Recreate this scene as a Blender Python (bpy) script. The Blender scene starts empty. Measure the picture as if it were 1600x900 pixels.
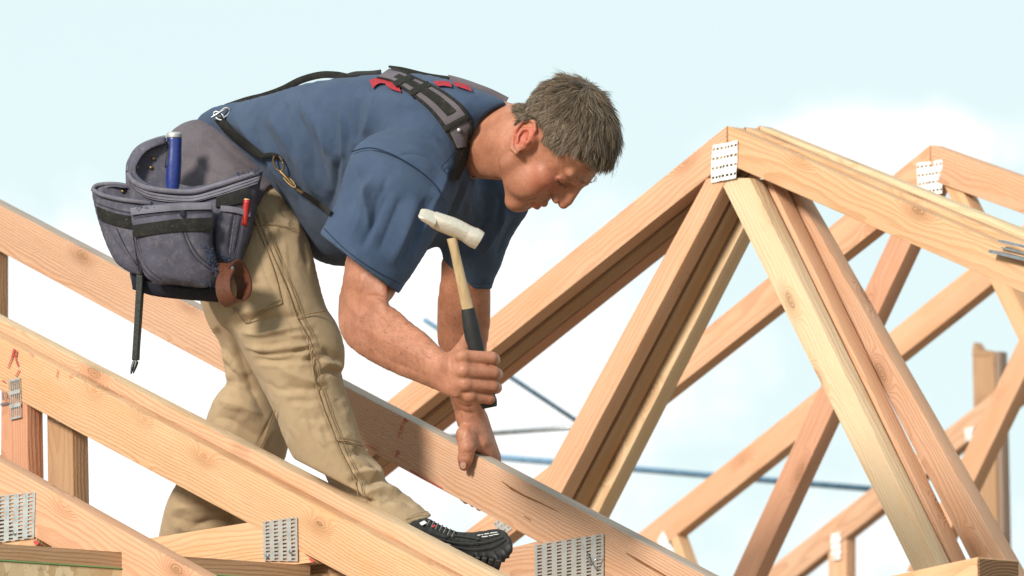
import bpy, bmesh, math, random
import numpy as np
from mathutils import Vector, Matrix
random.seed(7); np.random.seed(7)
SC = bpy.context.scene
COL = SC.collection
rad = math.radians

# ------------------------------------------------------------------ camera
F_PX, CAM_Z, PITCH, D0 = 9570.0, 1.9, rad(7.5), 11.0
cam_d = bpy.data.cameras.new('camera'); cam = bpy.data.objects.new('camera', cam_d); COL.objects.link(cam)
cam.location = (0, 0, CAM_Z); cam.rotation_euler = (math.pi/2 + PITCH, 0, 0)
cam_d.sensor_width = 36; cam_d.lens = 36*F_PX/1600; cam_d.clip_start = 0.1; cam_d.clip_end = 3000
cam_d.dof.use_dof = True; cam_d.dof.focus_distance = 11.1; cam_d.dof.aperture_fstop = 9.0
SC.camera = cam
SC.render.resolution_x, SC.render.resolution_y = 1024, 576

# ------------------------------------------------------------------ world: sky with bright thin cloud
SUN_AZ, SUN_EL = rad(215), rad(24)     # azimuth measured clockwise from +Y (where the light comes from)
w = bpy.data.worlds.new("World"); SC.world = w; w.use_nodes = True
nt = w.node_tree; nt.nodes.clear()
def N(t, **k):
    n = nt.nodes.new(t)
    for a, b in k.items(): setattr(n, a, b)
    return n
def L(a, b): nt.links.new(a, b)
out = N('ShaderNodeOutputWorld'); bg = N('ShaderNodeBackground'); bg.inputs[1].default_value = 0.1
sky = N('ShaderNodeTexSky'); sky.sky_type = 'NISHITA'; sky.sun_disc = False
sky.sun_elevation = SUN_EL; sky.sun_rotation = SUN_AZ; sky.air_density = 1.0; sky.dust_density = 1.0; sky.ozone_density = 1.0
tc = N('ShaderNodeTexCoord')
def math_(op, a, b=None, clamp=False):
    n = N('ShaderNodeMath', operation=op, use_clamp=clamp)
    for i, v in enumerate((a, b)):
        if v is None: continue
        if isinstance(v, (int, float)): n.inputs[i].default_value = v
        else: L(v, n.inputs[i])
    return n.outputs[0]
sep = N('ShaderNodeSeparateXYZ'); L(tc.outputs['Generated'], sep.inputs[0])
no1 = N('ShaderNodeTexNoise'); no1.inputs['Scale'].default_value = 14; no1.inputs['Detail'].default_value = 7; no1.inputs['Roughness'].default_value = .55
L(tc.outputs['Generated'], no1.inputs['Vector'])
def blob(x, z, rx, rz, amp):
    a = math_('DIVIDE', math_('SUBTRACT', sep.outputs[0], x), rx); b = math_('DIVIDE', math_('SUBTRACT', sep.outputs[2], z), rz)
    r2 = math_('ADD', math_('MULTIPLY', a, a), math_('MULTIPLY', b, b))
    return math_('MULTIPLY', math_('POWER', 2.718, math_('MULTIPLY', r2, -1)), amp)
def dpx(px, py): return ((px-800)/F_PX, .1305+(450-py)/F_PX*.99)
no2 = N('ShaderNodeTexNoise'); no2.inputs['Scale'].default_value = 75; no2.inputs['Detail'].default_value = 8; no2.inputs['Roughness'].default_value = .6
L(tc.outputs['Generated'], no2.inputs['Vector'])
tot = math_('ADD', math_('MULTIPLY', math_('SUBTRACT', no1.outputs[0], .5), 1.5), math_('MULTIPLY', math_('SUBTRACT', no2.outputs[0], .5), .9))
for (px, py, rx, ry, a) in ((1400, 226, 195, 62, 1.0), (60, 640, 640, 330, 1.0), (720, 560, 300, 190, .62), (1350, 880, 380, 90, .25), (700, 60, 1500, 170, -.22)):
    x, z = dpx(px, py); tot = math_('ADD', tot, blob(x, z, rx/F_PX, ry/F_PX, a))
cl = N('ShaderNodeMapRange', interpolation_type='SMOOTHSTEP'); L(tot, cl.inputs[0]); cl.inputs[1].default_value = .12; cl.inputs[2].default_value = .66
veil = N('ShaderNodeMix', data_type='RGBA'); veil.inputs[0].default_value = .86; L(sky.outputs[0], veil.inputs[6]); veil.inputs[7].default_value = (7.35, 8.75, 8.8, 1)
mx = N('ShaderNodeMix', data_type='RGBA'); L(cl.outputs[0], mx.inputs[0]); L(veil.outputs[2], mx.inputs[6]); mx.inputs[7].default_value = (9.9, 9.9, 9.9, 1)
L(mx.outputs[2], bg.inputs[0]); L(bg.outputs[0], out.inputs[0])
# ------------------------------------------------------------------ sun, exposure
sd = bpy.data.lights.new('sun', 'SUN'); so = bpy.data.objects.new('sun', sd); COL.objects.link(so)
sd.energy = 4.3; sd.angle = rad(10); sd.color = (1, .93, .82)
sdir = Vector((math.sin(SUN_AZ)*math.cos(SUN_EL), math.cos(SUN_AZ)*math.cos(SUN_EL), math.sin(SUN_EL)))
so.rotation_euler = (-sdir).to_track_quat('-Z', 'Y').to_euler()
SC.view_settings.view_transform = 'Standard'; SC.view_settings.look = 'None'
SC.view_settings.exposure = 0.21; SC.view_settings.gamma = 1; SC.view_settings.use_curve_mapping = False

# ------------------------------------------------------------------ helpers
CF = Vector((0, math.cos(PITCH), math.sin(PITCH))); CR = Vector((1, 0, 0)); CU = Vector((0, -math.sin(PITCH), math.cos(PITCH)))
CP = Vector((0, 0, CAM_Z))
TH = rad(50); SN, CS = math.sin(TH), math.cos(TH)
T_AX = Vector((CS, -SN, 0)); S_AX = Vector((SN, CS, 0)); Z_AX = Vector((0, 0, 1))   # along a truss, from truss to truss, up
def ray(px, py): return CF + CR*((px-800)/F_PX) + CU*((450-py)/F_PX)
def on_plane(px, py, n, c):
    d = ray(px, py); t = (c - n.dot(CP))/n.dot(d); return CP + d*t
def at_depth(px, py, dep): return CP + ray(px, py)*dep
def link(name, me, mat=None, parent=None, smooth=False):
    o = bpy.data.objects.new(name, me); COL.objects.link(o)
    if mat is not None:
        for m in (mat if isinstance(mat, (list, tuple)) else [mat]): me.materials.append(m)
    if parent is not None: o.parent = parent
    if smooth: me.polygons.foreach_set('use_smooth', [True]*len(me.polygons))
    return o
def tag(o, label=None, cat=None, group=None, kind=None):
    for k, v in (('label', label), ('category', cat), ('group', group), ('kind', kind)):
        if v: o[k] = v
    return o
def thing(name, label, cat, loc=(0, 0, 0), group=None):
    o = bpy.data.objects.new(name, None); COL.objects.link(o); o.location = loc; o.empty_display_size = .1
    return tag(o, label, cat, group)
def mesh(name, v, f):
    me = bpy.data.meshes.new(name); me.from_pydata([tuple(p) for p in v], [], [tuple(q) for q in f]); me.update(); return me
def rel(me, parent):
    """mesh in world coordinates -> local to a parent that is only translated"""
    me.transform(Matrix.Translation(-Vector(parent.location))); return me

# ------------------------------------------------------------------ materials
class NT:
    def __init__(s, name):
        s.m = bpy.data.materials.new(name); s.m.use_nodes = True; s.t = s.m.node_tree; s.t.nodes.clear()
        s.out = s.t.nodes.new('ShaderNodeOutputMaterial'); s.b = s.t.nodes.new('ShaderNodeBsdfPrincipled'); s.t.links.new(s.b.outputs[0], s.out.inputs[0])
        s.tc = s.t.nodes.new('ShaderNodeTexCoord')
    def n(s, t, **k):
        n = s.t.nodes.new(t)
        for a, b in k.items(): setattr(n, a, b)
        return n
    def l(s, a, b): s.t.links.new(a, b)
    def ma(s, op, a, b=None, c=None, clamp=False):
        n = s.n('ShaderNodeMath', operation=op, use_clamp=clamp)
        for i, v in enumerate((a, b, c)):
            if v is None: continue
            if isinstance(v, (int, float)): n.inputs[i].default_value = v
            else: s.l(v, n.inputs[i])
        return n.outputs[0]
    def noise(s, vec, sc, det=4, rough=.5, dist=0):
        n = s.n('ShaderNodeTexNoise'); n.inputs['Scale'].default_value = sc; n.inputs['Detail'].default_value = det
        n.inputs['Roughness'].default_value = rough; n.inputs['Distortion'].default_value = dist
        if vec is not None: s.l(vec, n.inputs['Vector'])
        return n.outputs[0]
    def scale(s, vec, sc):
        n = s.n('ShaderNodeMapping'); s.l(vec, n.inputs[0]); n.inputs['Scale'].default_value = sc; return n.outputs[0]
    def mix(s, f, a, b, blend='MIX'):
        n = s.n('ShaderNodeMix', data_type='RGBA', blend_type=blend)
        for i, v in ((0, f), (6, a), (7, b)):
            if isinstance(v, (int, float)): n.inputs[i].default_value = v
            elif isinstance(v, (tuple, list)): n.inputs[i].default_value = (*v[:3], 1)
            else: s.l(v, n.inputs[i])
        return n.outputs[2]
    def rng(s, v, a, b, c=0, d=1):
        n = s.n('ShaderNodeMapRange', interpolation_type='SMOOTHSTEP'); s.l(v, n.inputs[0])
        for i, q in ((1, a), (2, b), (3, c), (4, d)): n.inputs[i].default_value = q
        return n.outputs[0]
    def bump(s, h, st=.3, di=.002):
        n = s.n('ShaderNodeBump'); n.inputs['Strength'].default_value = st; n.inputs['Distance'].default_value = di
        s.l(h, n.inputs['Height']); s.l(n.outputs[0], s.b.inputs['Normal'])
    def col(s, c):
        if isinstance(c, (tuple, list)): s.b.inputs['Base Color'].default_value = (*c[:3], 1)
        else: s.l(c, s.b.inputs['Base Color'])
        return s
    def rough(s, r):
        if isinstance(r, (int, float)): s.b.inputs['Roughness'].default_value = r
        else: s.l(r, s.b.inputs['Roughness'])
        return s

def wood_mat(name, early, late, sap=None, knots=1.0, ring=190.0):
    """solid fir: growth rings about a pith running along local X, knots, saw fuzz"""
    k = NT(name); oi = k.n('ShaderNodeObjectInfo')
    off = k.n('ShaderNodeVectorMath', operation='SCALE'); cmb = k.n('ShaderNodeCombineXYZ')
    k.l(oi.outputs['Random'], cmb.inputs[0]); cmb.inputs[1].default_value = .31; cmb.inputs[2].default_value = .17
    k.l(cmb.outputs[0], off.inputs[0]); off.inputs[3].default_value = 17.0
    add = k.n('ShaderNodeVectorMath', operation='ADD'); k.l(k.tc.outputs['Object'], add.inputs[0]); k.l(off.outputs[0], add.inputs[1])
    p = add.outputs[0]; obj = k.tc.outputs['Object']
    sp = k.n('ShaderNodeSeparateXYZ'); k.l(obj, sp.inputs[0])
    # knots: sparse cells stretched a bit
    vo = k.n('ShaderNodeTexVoronoi'); vo.feature = 'F1'; vo.inputs['Scale'].default_value = 1.0; vo.inputs['Randomness'].default_value = 1.0
    k.l(k.scale(p, (5.0, 13.0, 13.0)), vo.inputs['Vector'])
    kd = vo.outputs['Distance']
    sel = k.n('ShaderNodeSeparateColor'); k.l(vo.outputs['Color'], sel.inputs[0])
    pick = k.rng(sel.outputs[0], .42, .48)
    kbump = k.ma('MULTIPLY', k.ma('POWER', 2.718, k.ma('MULTIPLY', k.ma('MULTIPLY', kd, kd), -24.0)), pick)
    # radius from a wandering pith
    wob = k.noise(k.scale(p, (.7, 3, 3)), 1.6, 2, .45)
    wob2 = k.noise(k.scale(p, (2.3, 9, 9)), 2.3, 2, .5)
    rr = oi.outputs['Random']
    y0 = k.ma('MULTIPLY', k.ma('SUBTRACT', rr, .5), .16)
    z0 = k.ma('ADD', .03, k.ma('MULTIPLY', k.ma('FRACT', k.ma('MULTIPLY', rr, 7.31)), .12))
    dy = k.ma('SUBTRACT', sp.outputs[1], y0); dz = k.ma('SUBTRACT', sp.outputs[2], z0)
    r = k.ma('SQRT', k.ma('ADD', k.ma('MULTIPLY', dy, dy), k.ma('MULTIPLY', dz, dz)))
    r = k.ma('ADD', r, k.ma('MULTIPLY', wob, .040)); r = k.ma('ADD', r, k.ma('MULTIPLY', wob2, .012))
    r = k.ma('ADD', r, k.ma('MULTIPLY', kbump, .035))
    s_ = k.ma('FRACT', k.ma('MULTIPLY', r, ring))
    band = k.ma('MULTIPLY', k.rng(s_, .35, .86), k.rng(s_, 1.0, .93))
    fib = k.noise(k.scale(p, (6, 190, 190)), 1.0, 3, .6)
    big = k.noise(k.scale(p, (1.0, 5, 5)), 1.4, 2, .5)
    c = k.mix(k.ma('MULTIPLY', band, .56), early, late)
    c = k.mix(k.rng(big, .35, .7, 0, .55), c, sap or [x*1.12 for x in early])
    c = k.mix(k.ma('MULTIPLY', fib, .35), c, [x*.72 for x in early])
    core = k.ma('MULTIPLY', k.rng(kd, .145, .115), pick)
    krg = k.rng(k.ma('FRACT', k.ma('MULTIPLY', kd, 27.0)), .3, .9, .35, 1.0); halo = k.ma('MULTIPLY', k.ma('MULTIPLY', k.rng(kd, .36, .15), krg), pick)
    c = k.mix(k.ma('MULTIPLY', halo, .5*knots), c, [late[0]*.8, late[1]*.66, late[2]*.6])
    c = k.mix(k.ma('MULTIPLY', k.ma('MULTIPLY', core, krg), .8*knots), c, (.23, .12, .055))
    mot = k.noise(k.scale(p, (3.0, 16, 16)), 1.7, 5, .65)
    c = k.mix(k.rng(mot, .48, .70, 0, .5), c, [early[0]*.92, early[1]*.78, early[2]*.62]); c = k.mix(k.rng(mot, .42, .28, 0, .4), c, [min(1, x*1.14) for x in early])
    # a little grime / handling marks
    gr = k.rng(k.noise(k.scale(p, (5, 7, 7)), 3.1, 5, .65), .60, .78, 0, .28)
    c = k.mix(gr, c, [x*.62 for x in early])
    k.col(c); k.rough(.72); k.b.inputs['Specular IOR Level'].default_value = .25
    fuzz = k.noise(k.scale(p, (70, 260, 260)), 1.0, 3, .7)
    k.bump(k.ma('ADD', k.ma('MULTIPLY', fib, .5), k.ma('ADD', k.ma('MULTIPLY', band, .5), k.ma('MULTIPLY', fuzz, .75))), .8, .0016)
    return k.m
W_PINK = wood_mat('fir_pink', (.61, .350, .215), (.45, .205, .11), (.645, .40, .255))
W_TAN = wood_mat('fir_tan', (.625, .378, .215), (.46, .225, .105), (.66, .43, .26))
W_DULL = wood_mat('fir_dull', (.545, .33, .215), (.37, .18, .10), (.57, .36, .24), 1.0, 230.0)
W_GREY = wood_mat('fir_grey', (.37, .30, .25), (.28, .20, .16), (.42, .35, .29))  # greyer fir tone, given to the upper face of the gripped chord
W_YEL = wood_mat('fir_yellow', (.66, .475, .30), (.52, .32, .16), (.70, .53, .36))
W_RED = wood_mat('fir_red', (0.528, 0.266, 0.164), (0.374, 0.158, 0.088), (0.561, 0.311, 0.199))
W_DARK = wood_mat('fir_brown', (0.396, 0.237, 0.135), (0.253, 0.130, 0.064), (0.440, 0.277, 0.164))
W_STUD = wood_mat('stud_brown', (.24, .165, .125), (.16, .10, .075), (.28, .20, .15))
def metal_mat(name, c, r=.45, met=.85):
    k = NT(name); v = k.tc.outputs['Object']
    n1 = k.noise(v, 60, 4, .6); k.col(k.mix(k.rng(n1, .35, .7), c, [x*.66 for x in c])); k.b.inputs['Metallic'].default_value = met
    k.rough(k.rng(n1, .3, .7, r-.1, r+.15)); k.bump(n1, .25, .001); return k.m
M_GALV = metal_mat('galvanised_steel', (.56, .56, .54), .48, .55)
M_GALV2 = metal_mat('galvanised_steel_glare', (.86, .86, .84), .5, .1)  # bright reflections on the plates painted in as a near-white base colour
M_STEEL = metal_mat('dull_steel', (.42, .44, .46), .4, .9)

# ------------------------------------------------------------------ timber
_n = [0]
EXT = 260.0
def board(parent, name, mat, c, tl, tr, br, bl, t=.038, nrm=None, bev=.0025, jitter=True, label=None, top=None):
    """a board whose front face lies in a truss plane; corners are the pixels where the photo shows them"""
    nrm = nrm or S_AX; _n[0] += 1
    if jitter: c = c + .0009*(_n[0] % 4)
    q4 = [np.array(q, float) for q in (tl, tr, br, bl)]
    prs = ((0, 1), (3, 2)) if np.linalg.norm(q4[1]-q4[0]) > np.linalg.norm(q4[3]-q4[0]) else ((0, 3), (1, 2))
    outs = lambda p: p[0] < -15 or p[0] > 1615 or p[1] > 915          # timber runs on past the frame
    for e in (0, 1):
        if all(outs(q4[p[e]]) for p in prs):
            dv = [(q4[p[e]]-q4[p[1-e]])/np.linalg.norm(q4[p[e]]-q4[p[1-e]]) for p in prs]; dm = (dv[0]+dv[1])/2
            for p in prs: q4[p[e]] = q4[p[e]] + dm*EXT
    P = [on_plane(*q, nrm, c) for q in q4]
    cen = sum(P, Vector())/4; ax = (P[1]-P[0])+(P[2]-P[3]); ay_ = (P[3]-P[0])+(P[2]-P[1])
    ax = (ax if ax.length > ay_.length else ay_).normalized(); az = nrm.normalized(); ay = az.cross(ax).normalized()
    M = Matrix((ax, ay, az)).transposed().to_4x4(); M.translation = cen; Mi = M.inverted()
    q = [Mi @ p for p in P]; v = [(a.x, a.y, 0) for a in q] + [(a.x, a.y, t) for a in q]
    bm = bmesh.new(); vs = [bm.verts.new(a) for a in v]
    for f in ((0, 1, 2, 3), (7, 6, 5, 4), (0, 4, 5, 1), (1, 5, 6, 2), (2, 6, 7, 3), (3, 7, 4, 0)): bm.faces.new([vs[i] for i in f])
    bmesh.ops.recalc_face_normals(bm, faces=bm.faces)
    bmesh.ops.bevel(bm, geom=list(bm.edges), offset=bev, segments=2, affect='EDGES', profile=.6)
    if top:
        for f in bm.faces:
            if f.normal.dot(Vector((0, 1 if (M.to_3x3() @ Vector((0, 1, 0))).z > 0 else -1, 0))) > .8: f.material_index = 1
    me = bpy.data.meshes.new(name); bm.to_mesh(me); bm.free()
    o = link(name, me, [mat, top] if top else mat, parent, True)
    try: me.set_sharp_from_angle(angle=rad(40))
    except Exception: pass
    o.matrix_world = M
    if parent is not None: o.matrix_parent_inverse = Matrix.Translation(-Vector(parent.location)); o.matrix_basis = M
    if label: o['label'] = label
    return o
def line(c, p, q, w_mm=None): pass

def nail_plate(parent, c, corners, nu, nv, lift=.0010, slot=(.25, .24), nails=(), bend=0.0, mat=None):
    """galvanised truss plate: a sheet with rows of punched slots, each slot with its bent tooth lip"""
    P = [on_plane(*q, S_AX, c-lift) for q in corners]     # tl, tr, br, bl
    nrm = -S_AX; cen = sum(P, Vector())/4
    def at(a, b, h=0):
        p = (P[0]*(1-a)+P[1]*a)*(1-b)+(P[3]*(1-a)+P[2]*a)*b
        h2 = h + bend*math.sin(a*9+b*4)*.5
        return p + nrm*h2 - cen
    V, Fc = [], []
    def quad(a, b, c_, d): 
        i = len(V); V.extend((a, b, c_, d)); Fc.append((i, i+1, i+2, i+3))
    sx, sy = slot
    for i in range(nu):
        for j in range(nv):
            off = 0.0
            a0, a1, b0, b1 = i/nu, (i+1)/nu, j/nv, (j+1)/nv
            ca, cb = (a0+a1)/2, (b0+b1)/2; ha, hb = sx/nu, sy/nv
            x0, x1, y0, y1 = ca-ha, ca+ha, cb-hb, cb+hb
            quad(at(a0, b0), at(a1, b0), at(x1, y0), at(x0, y0)); quad(at(a1, b0), at(a1, b1), at(x1, y1), at(x1, y0))
            quad(at(a1, b1), at(a0, b1), at(x0, y1), at(x1, y1)); quad(at(a0, b1), at(a0, b0), at(x0, y0), at(x0, y1))
            # lip rising at the left end of the slot
            quad(at(x0, y0), at(x0+ha*.4, y0, .0012), at(x0+ha*.4, y1, .0012), at(x0, y1))
    # rim thickness
    t = -lift+.0002
    for (p, q) in (((0, 0), (1, 0)), ((1, 0), (1, 1)), ((1, 1), (0, 1)), ((0, 1), (0, 0))):
        quad(at(*p), at(*q), at(*q, t), at(*p, t))
    me = mesh('nail_plate', V, Fc); o = link('nail_plate', me, mat or M_GALV, parent)
    o.location = cen - Vector(parent.location)
    for (a, b) in nails:
        nv_, nf = [], []; ce = at(a, b) ; ux = (P[1]-P[0]).normalized(); uy = ux.cross(nrm)
        for h, r in ((0, .0042), (.0028, .0042), (.004, .003)):
            for s_ in range(8): an = s_*math.pi/4; nv_.append(ce + nrm*h + ux*(r*math.cos(an)) + uy*(r*math.sin(an)))
        for l_ in range(2):
            for s_ in range(8): nf.append((l_*8+s_, l_*8+(s_+1) % 8, l_*8+8+(s_+1) % 8, l_*8+8+s_))
        nf.append(tuple(range(16, 24)))
        link('nail', mesh('nail', nv_, nf), M_STEEL, o)
    return o

# ------------------------------------------------------------------ ground far below the frame
k = NT('dirt'); c_ = k.mix(k.noise(k.tc.outputs['Object'], .6, 6, .6), (.22, .17, .12), (.30, .24, .17)); k.col(c_).rough(.95)
g = link('ground', mesh('ground', [(-1500, -1500, 0), (1500, -1500, 0), (1500, 1500, 0), (-1500, 1500, 0)], [(0, 1, 2, 3)]), k.m); tag(g, kind='structure')

# ------------------------------------------------------------------ trusses (c = distance of the truss plane along S_AX)
C0, C1, C2, C3, C4, C5, C6 = 6.52, 6.94, 7.26, 8.35, 9.35, 10.4, 11.6
C1B = C1 + .042
def base(px, py, c): return on_plane(px, py, S_AX, c)
GRP = 'scissor roof trusses of the house frame'
t0 = thing('roof_truss', 'nearest roof truss, pinkish chord cutting across the bottom left corner', 'roof truss', base(60, 860, C0), GRP)
board(t0, 'top_chord', W_PINK, C0, (-260, 577), (420, 957), (420, 1045), (-260, 663))
board(t0, 'bottom_chord', W_TAN, C0+.003, (-260, 815), (56, 776), (58, 853), (-260, 893))
nail_plate(t0, C0, ((-62, 781), (55, 769), (53, 840), (-62, 855)), 8, 12, nails=((.75, .85),))

t1 = thing('roof_truss', 'orange-tan roof truss chord in front of the carpenter, big knot in its face', 'roof truss', base(430, 870, C1), GRP)
board(t1, 'top_chord', W_TAN, C1, (-60, 495.5), (760, 929), (760, 1018), (-60, 577))
board(t1, 'bottom_chord', W_TAN, C1+.004, (60, 868), (430, 809.5), (488, 879), (60, 930))
board(t1, 'web', W_RED, C1+.004, (2, 590), (42, 610), (45, 800), (0, 800))
nail_plate(t1, C1, ((411, 815), (464, 808), (465, 877), (412, 876)), 4, 11, nails=((.13, .88), (.82, .78)))
nail_plate(t1, C1, ((13, 594), (31, 590), (32.5, 652), (15, 656)), 6, 3, slot=(.24, .36))

t1b = thing('roof_truss', 'pink and yellow roof truss chord doubled right behind the knotty tan one', 'roof truss', base(480, 850, C1B), GRP)
board(t1b, 'top_chord', W_PINK, C1B, (-60, 469), (830, 928), (830, 1012), (-60, 552), top=W_YEL)
board(t1b, 'foot_block', W_DARK, C1B+.041, (560, 818), (745, 885), (745, 950), (560, 880))
board(t1b, 'foot_block', W_DARK, C1B+.05, (215, 896), (400, 916), (400, 960), (215, 940), t=.2)
board(t1b, 'web', W_DARK, C1B+.004, (73, 640), (113, 660), (116, 830), (75, 830))
board(t1b, 'bottom_chord', W_DARK, C1B+.004, (330, 868), (500, 838), (545, 905), (330, 940))
nail_plate(t1b, C1B, ((79, 640), (94, 640), (96, 661), (80, 657)), 4, 2, slot=(.24, .36))

t2 = thing('roof_truss', 'pinkish roof truss chord gripped by the carpenter, large plate at its heel', 'roof truss', base(890, 870, C2), GRP)
board(t2, 'top_chord', W_DULL, C2, (-80, 279.5), (1160, 928), (1160, 1021), (-80, 348.6), top=W_GREY)
board(t2, 'bottom_chord', W_DULL, C2+.004, (640, 893), (850, 843), (1000, 930), (640, 975))
board(t2, 'web', W_DARK, C2+.004, (-40, 360), (-10, 370), (-10, 520), (-40, 520))
pl2 = nail_plate(t2, C2, ((835, 851), (943, 834), (943, 925), (836, 940)), 7, 17, bend=.0006)

t3 = thing('roof_truss', 'front roof truss of the tripled set, plate at its peak', 'roof truss', base(1140, 260, C3), GRP)
board(t3, 'top_chord', W_PINK, C3, (540, 679.5), (1135, 196.5), (1135, 253.5), (540, 730))
board(t3, 'top_chord', W_TAN, C3-.0005, (1137, 197), (1700, 440), (1700, 502), (1137, 256))
board(t3, 'web', W_PINK, C3+.004, (1104, 278), (1135, 280), (852, 818), (810, 818))
board(t3, 'web', W_YEL, C3+.005, (1123, 278), (1171, 278), (1490, 935), (1452, 940))
board(t3, 'bottom_chord', W_PINK, C3+.008, (640, 899), (862, 725), (866, 782), (640, 960))
nail_plate(t3, C3, ((1114, 227), (1153, 219), (1150, 278), (1110, 286)), 7, 4, slot=(.32, .13), bend=.003, mat=M_GALV2)
nail_plate(t3, C3+.008, ((770, 818), (784, 808), (800, 826), (784, 838)), 3, 3)
C3b = C3+.046; t3b = thing('roof_truss', 'middle roof truss of the tripled set, sandwiched just behind the front peak', 'roof truss', base(1164, 220, C3b), GRP)
board(t3b, 'top_chord', W_DARK, C3b, (560, 680), (1163, 198), (1163, 258), (560, 742))
board(t3b, 'top_chord', W_TAN, C3b-.0005, (1165, 199), (1700, 421), (1700, 484), (1165, 258))
board(t3b, 'web', W_DARK, C3b+.004, (1128, 280), (1163, 280), (876, 828), (836, 824))
board(t3b, 'web', W_PINK, C3b+.005, (1168, 280), (1203, 280), (1519, 935), (1484, 935))
C3c = C3b+.046; t3c = thing('roof_truss', 'rearmost roof truss of the tripled set, its yellow ridge edge highest', 'roof truss', base(1184, 220, C3c), GRP)
board(t3c, 'top_chord', W_RED, C3c, (560, 694), (1186, 196), (1186, 262), (560, 762))
board(t3c, 'top_chord', W_YEL, C3c-.0005, (1187, 197), (1700, 402), (1700, 465), (1187, 258))
board(t3c, 'web', W_YEL, C3c+.004, (1152, 300), (1190, 300), (920, 830), (893, 835))
board(t3c, 'web', W_DULL, C3c+.005, (1208, 270), (1226, 270), (1607, 925), (1535, 925))

t4 = thing('roof_truss', 'single roof truss behind the tripled set, second peak from the left', 'roof truss', base(1455, 260, C4), GRP)
board(t4, 'top_chord', W_PINK, C4, (960, 630), (1453, 226), (1453, 292), (960, 681))
board(t4, 'top_chord', W_PINK, C4-.0005, (1454, 226), (1700, 313), (1700, 371), (1454, 282))
board(t4, 'web', W_RED, C4+.004, (1432, 279), (1470, 280), (1164, 935), (1129, 935))
board(t4, 'web', W_TAN, C4+.005, (1474, 288), (1504, 298), (1680, 640), (1641, 640))
nail_plate(t4, C4, ((1432, 255), (1473, 249), (1472, 302), (1436, 308)), 7, 4, slot=(.32, .13), bend=.003, mat=M_GALV2)

t5 = thing('roof_truss', 'third truss back, its chord rising to meet the tripled set near the right edge', 'roof truss', base(1040, 850, C5), GRP)
board(t5, 'top_chord', W_PINK, C5, (900, 911), (1640, 318), (1640, 373), (900, 961))
board(t5, 'web', W_TAN, C5+.004, (1040, 820), (1056, 832), (1098, 925), (1066, 925))
board(t5, 'web', W_PINK, C5-.002, (1622, 470), (1652, 480), (1452, 897), (1416, 893))
nail_plate(t5, C5, ((1036, 829), (1051, 858), (1042, 872), (1026, 846)), 4, 4, slot=(.32, .13), mat=M_GALV2)

t6 = thing('roof_truss', 'farthest roof truss at bottom right, short post plated under its chord', 'roof truss', base(1310, 850, C6), GRP)
board(t6, 'top_chord', W_DULL, C6, (1140, 936), (1680, 513), (1680, 557), (1140, 983))
board(t6, 'web', W_PINK, C6+.004, (1294, 820), (1322, 820), (1322, 960), (1294, 960))
nail_plate(t6, C6, ((1298, 835), (1313, 831), (1314, 873), (1300, 876)), 4, 4, slot=(.32, .13), bend=.003, mat=M_GALV2)
nail_plate(t6, C6, ((1507, 670), (1522, 666), (1517, 688), (1509, 690)), 4, 3, slot=(.32, .13), mat=M_GALV2)

# broken double stud standing at the far end
st = thing('stud_post', 'splintered double stud post standing upright behind the right-hand trusses', 'timber post', base(1550, 860, 12.1))
board(st, 'stud', W_DARK, 12.1, (1519, 553), (1553, 550), (1560, 960), (1528, 960))
board(st, 'stud', W_STUD, 12.07, (1555, 549), (1562, 549), (1571, 960), (1563, 960), t=.03)
pts = [(1519, 556), (1519.5, 543), (1522, 535), (1526, 541), (1530, 548), (1533, 546), (1536, 549), (1541, 547), (1545, 551), (1548, 556)]
Pw = [on_plane(*q, S_AX, 12.098) - Vector(st.location) for q in pts]; n_ = len(Pw)
v_ = Pw + [p + S_AX*.03 for p in Pw]
link('splinter', mesh('splinter', v_, [tuple(range(n_))[::-1], tuple(range(n_, 2*n_))] + [(i, (i+1) % n_, n_+(i+1) % n_, n_+i) for i in range(n_)]), W_DARK, st)

# wall along the eave: top plate + OSB sheathing, seen end-on under the trusses
def tpl(px, py, off=0.0): return on_plane(px, py, T_AX, TAU+off)
TAU = T_AX.dot(on_plane(484, 882, S_AX, C1+.01))
wl = thing('eave_wall', 'sheathed eave wall with a brown top plate under the left truss heels', 'wall', tpl(200, 880))
def wall_board(parent, name, mat, a, b, z_h, thick, off):
    """runs along S_AX from pixel a to pixel b (its top edge), z_h tall, thick inward"""
    p, q = tpl(*a, off), tpl(*b, off); zt = (p.z+q.z)/2
    p = Vector((p.x, p.y, zt)); q = Vector((q.x, q.y, zt)); cen = (p+q)/2; Ln = (q-p).length
    ax = (q-p).normalized(); az = T_AX; ay = az.cross(ax)
    M = Matrix((ax, ay, az)).transposed().to_4x4(); M.translation = cen
    bm = bmesh.new(); r = bmesh.ops.create_cube(bm, size=1.0)
    bmesh.ops.scale(bm, vec=(Ln, z_h, thick), verts=bm.verts)
    sgn = 1 if ay.z < 0 else -1
    bmesh.ops.translate(bm, vec=(0, sgn*z_h/2, -thick/2), verts=bm.verts)
    bmesh.ops.bevel(bm, geom=list(bm.edges), offset=.002, segments=2, affect='EDGES')
    me = bpy.data.meshes.new(name); bm.to_mesh(me); bm.free(); o = link(name, me, mat, parent)
    o.matrix_parent_inverse = Matrix.Translation(-Vector(parent.location)); o.matrix_basis = M
    return o
k = NT('osb'); v = k.tc.outputs['Object']
vo = k.n('ShaderNodeTexVoronoi'); vo.inputs['Scale'].default_value = 1; k.l(k.scale(v, (34, 15, 15)), vo.inputs['Vector'])
dist = k.n('ShaderNodeSeparateColor'); k.l(vo.outputs['Color'], dist.inputs[0])
c_ = k.mix(dist.outputs[0], (.46, .31, .15), (.66, .52, .33)); c_ = k.mix(k.rng(k.noise(v, 60, 5, .7), .5, .7, 0, .6), c_, (.26, .16, .08))
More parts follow.
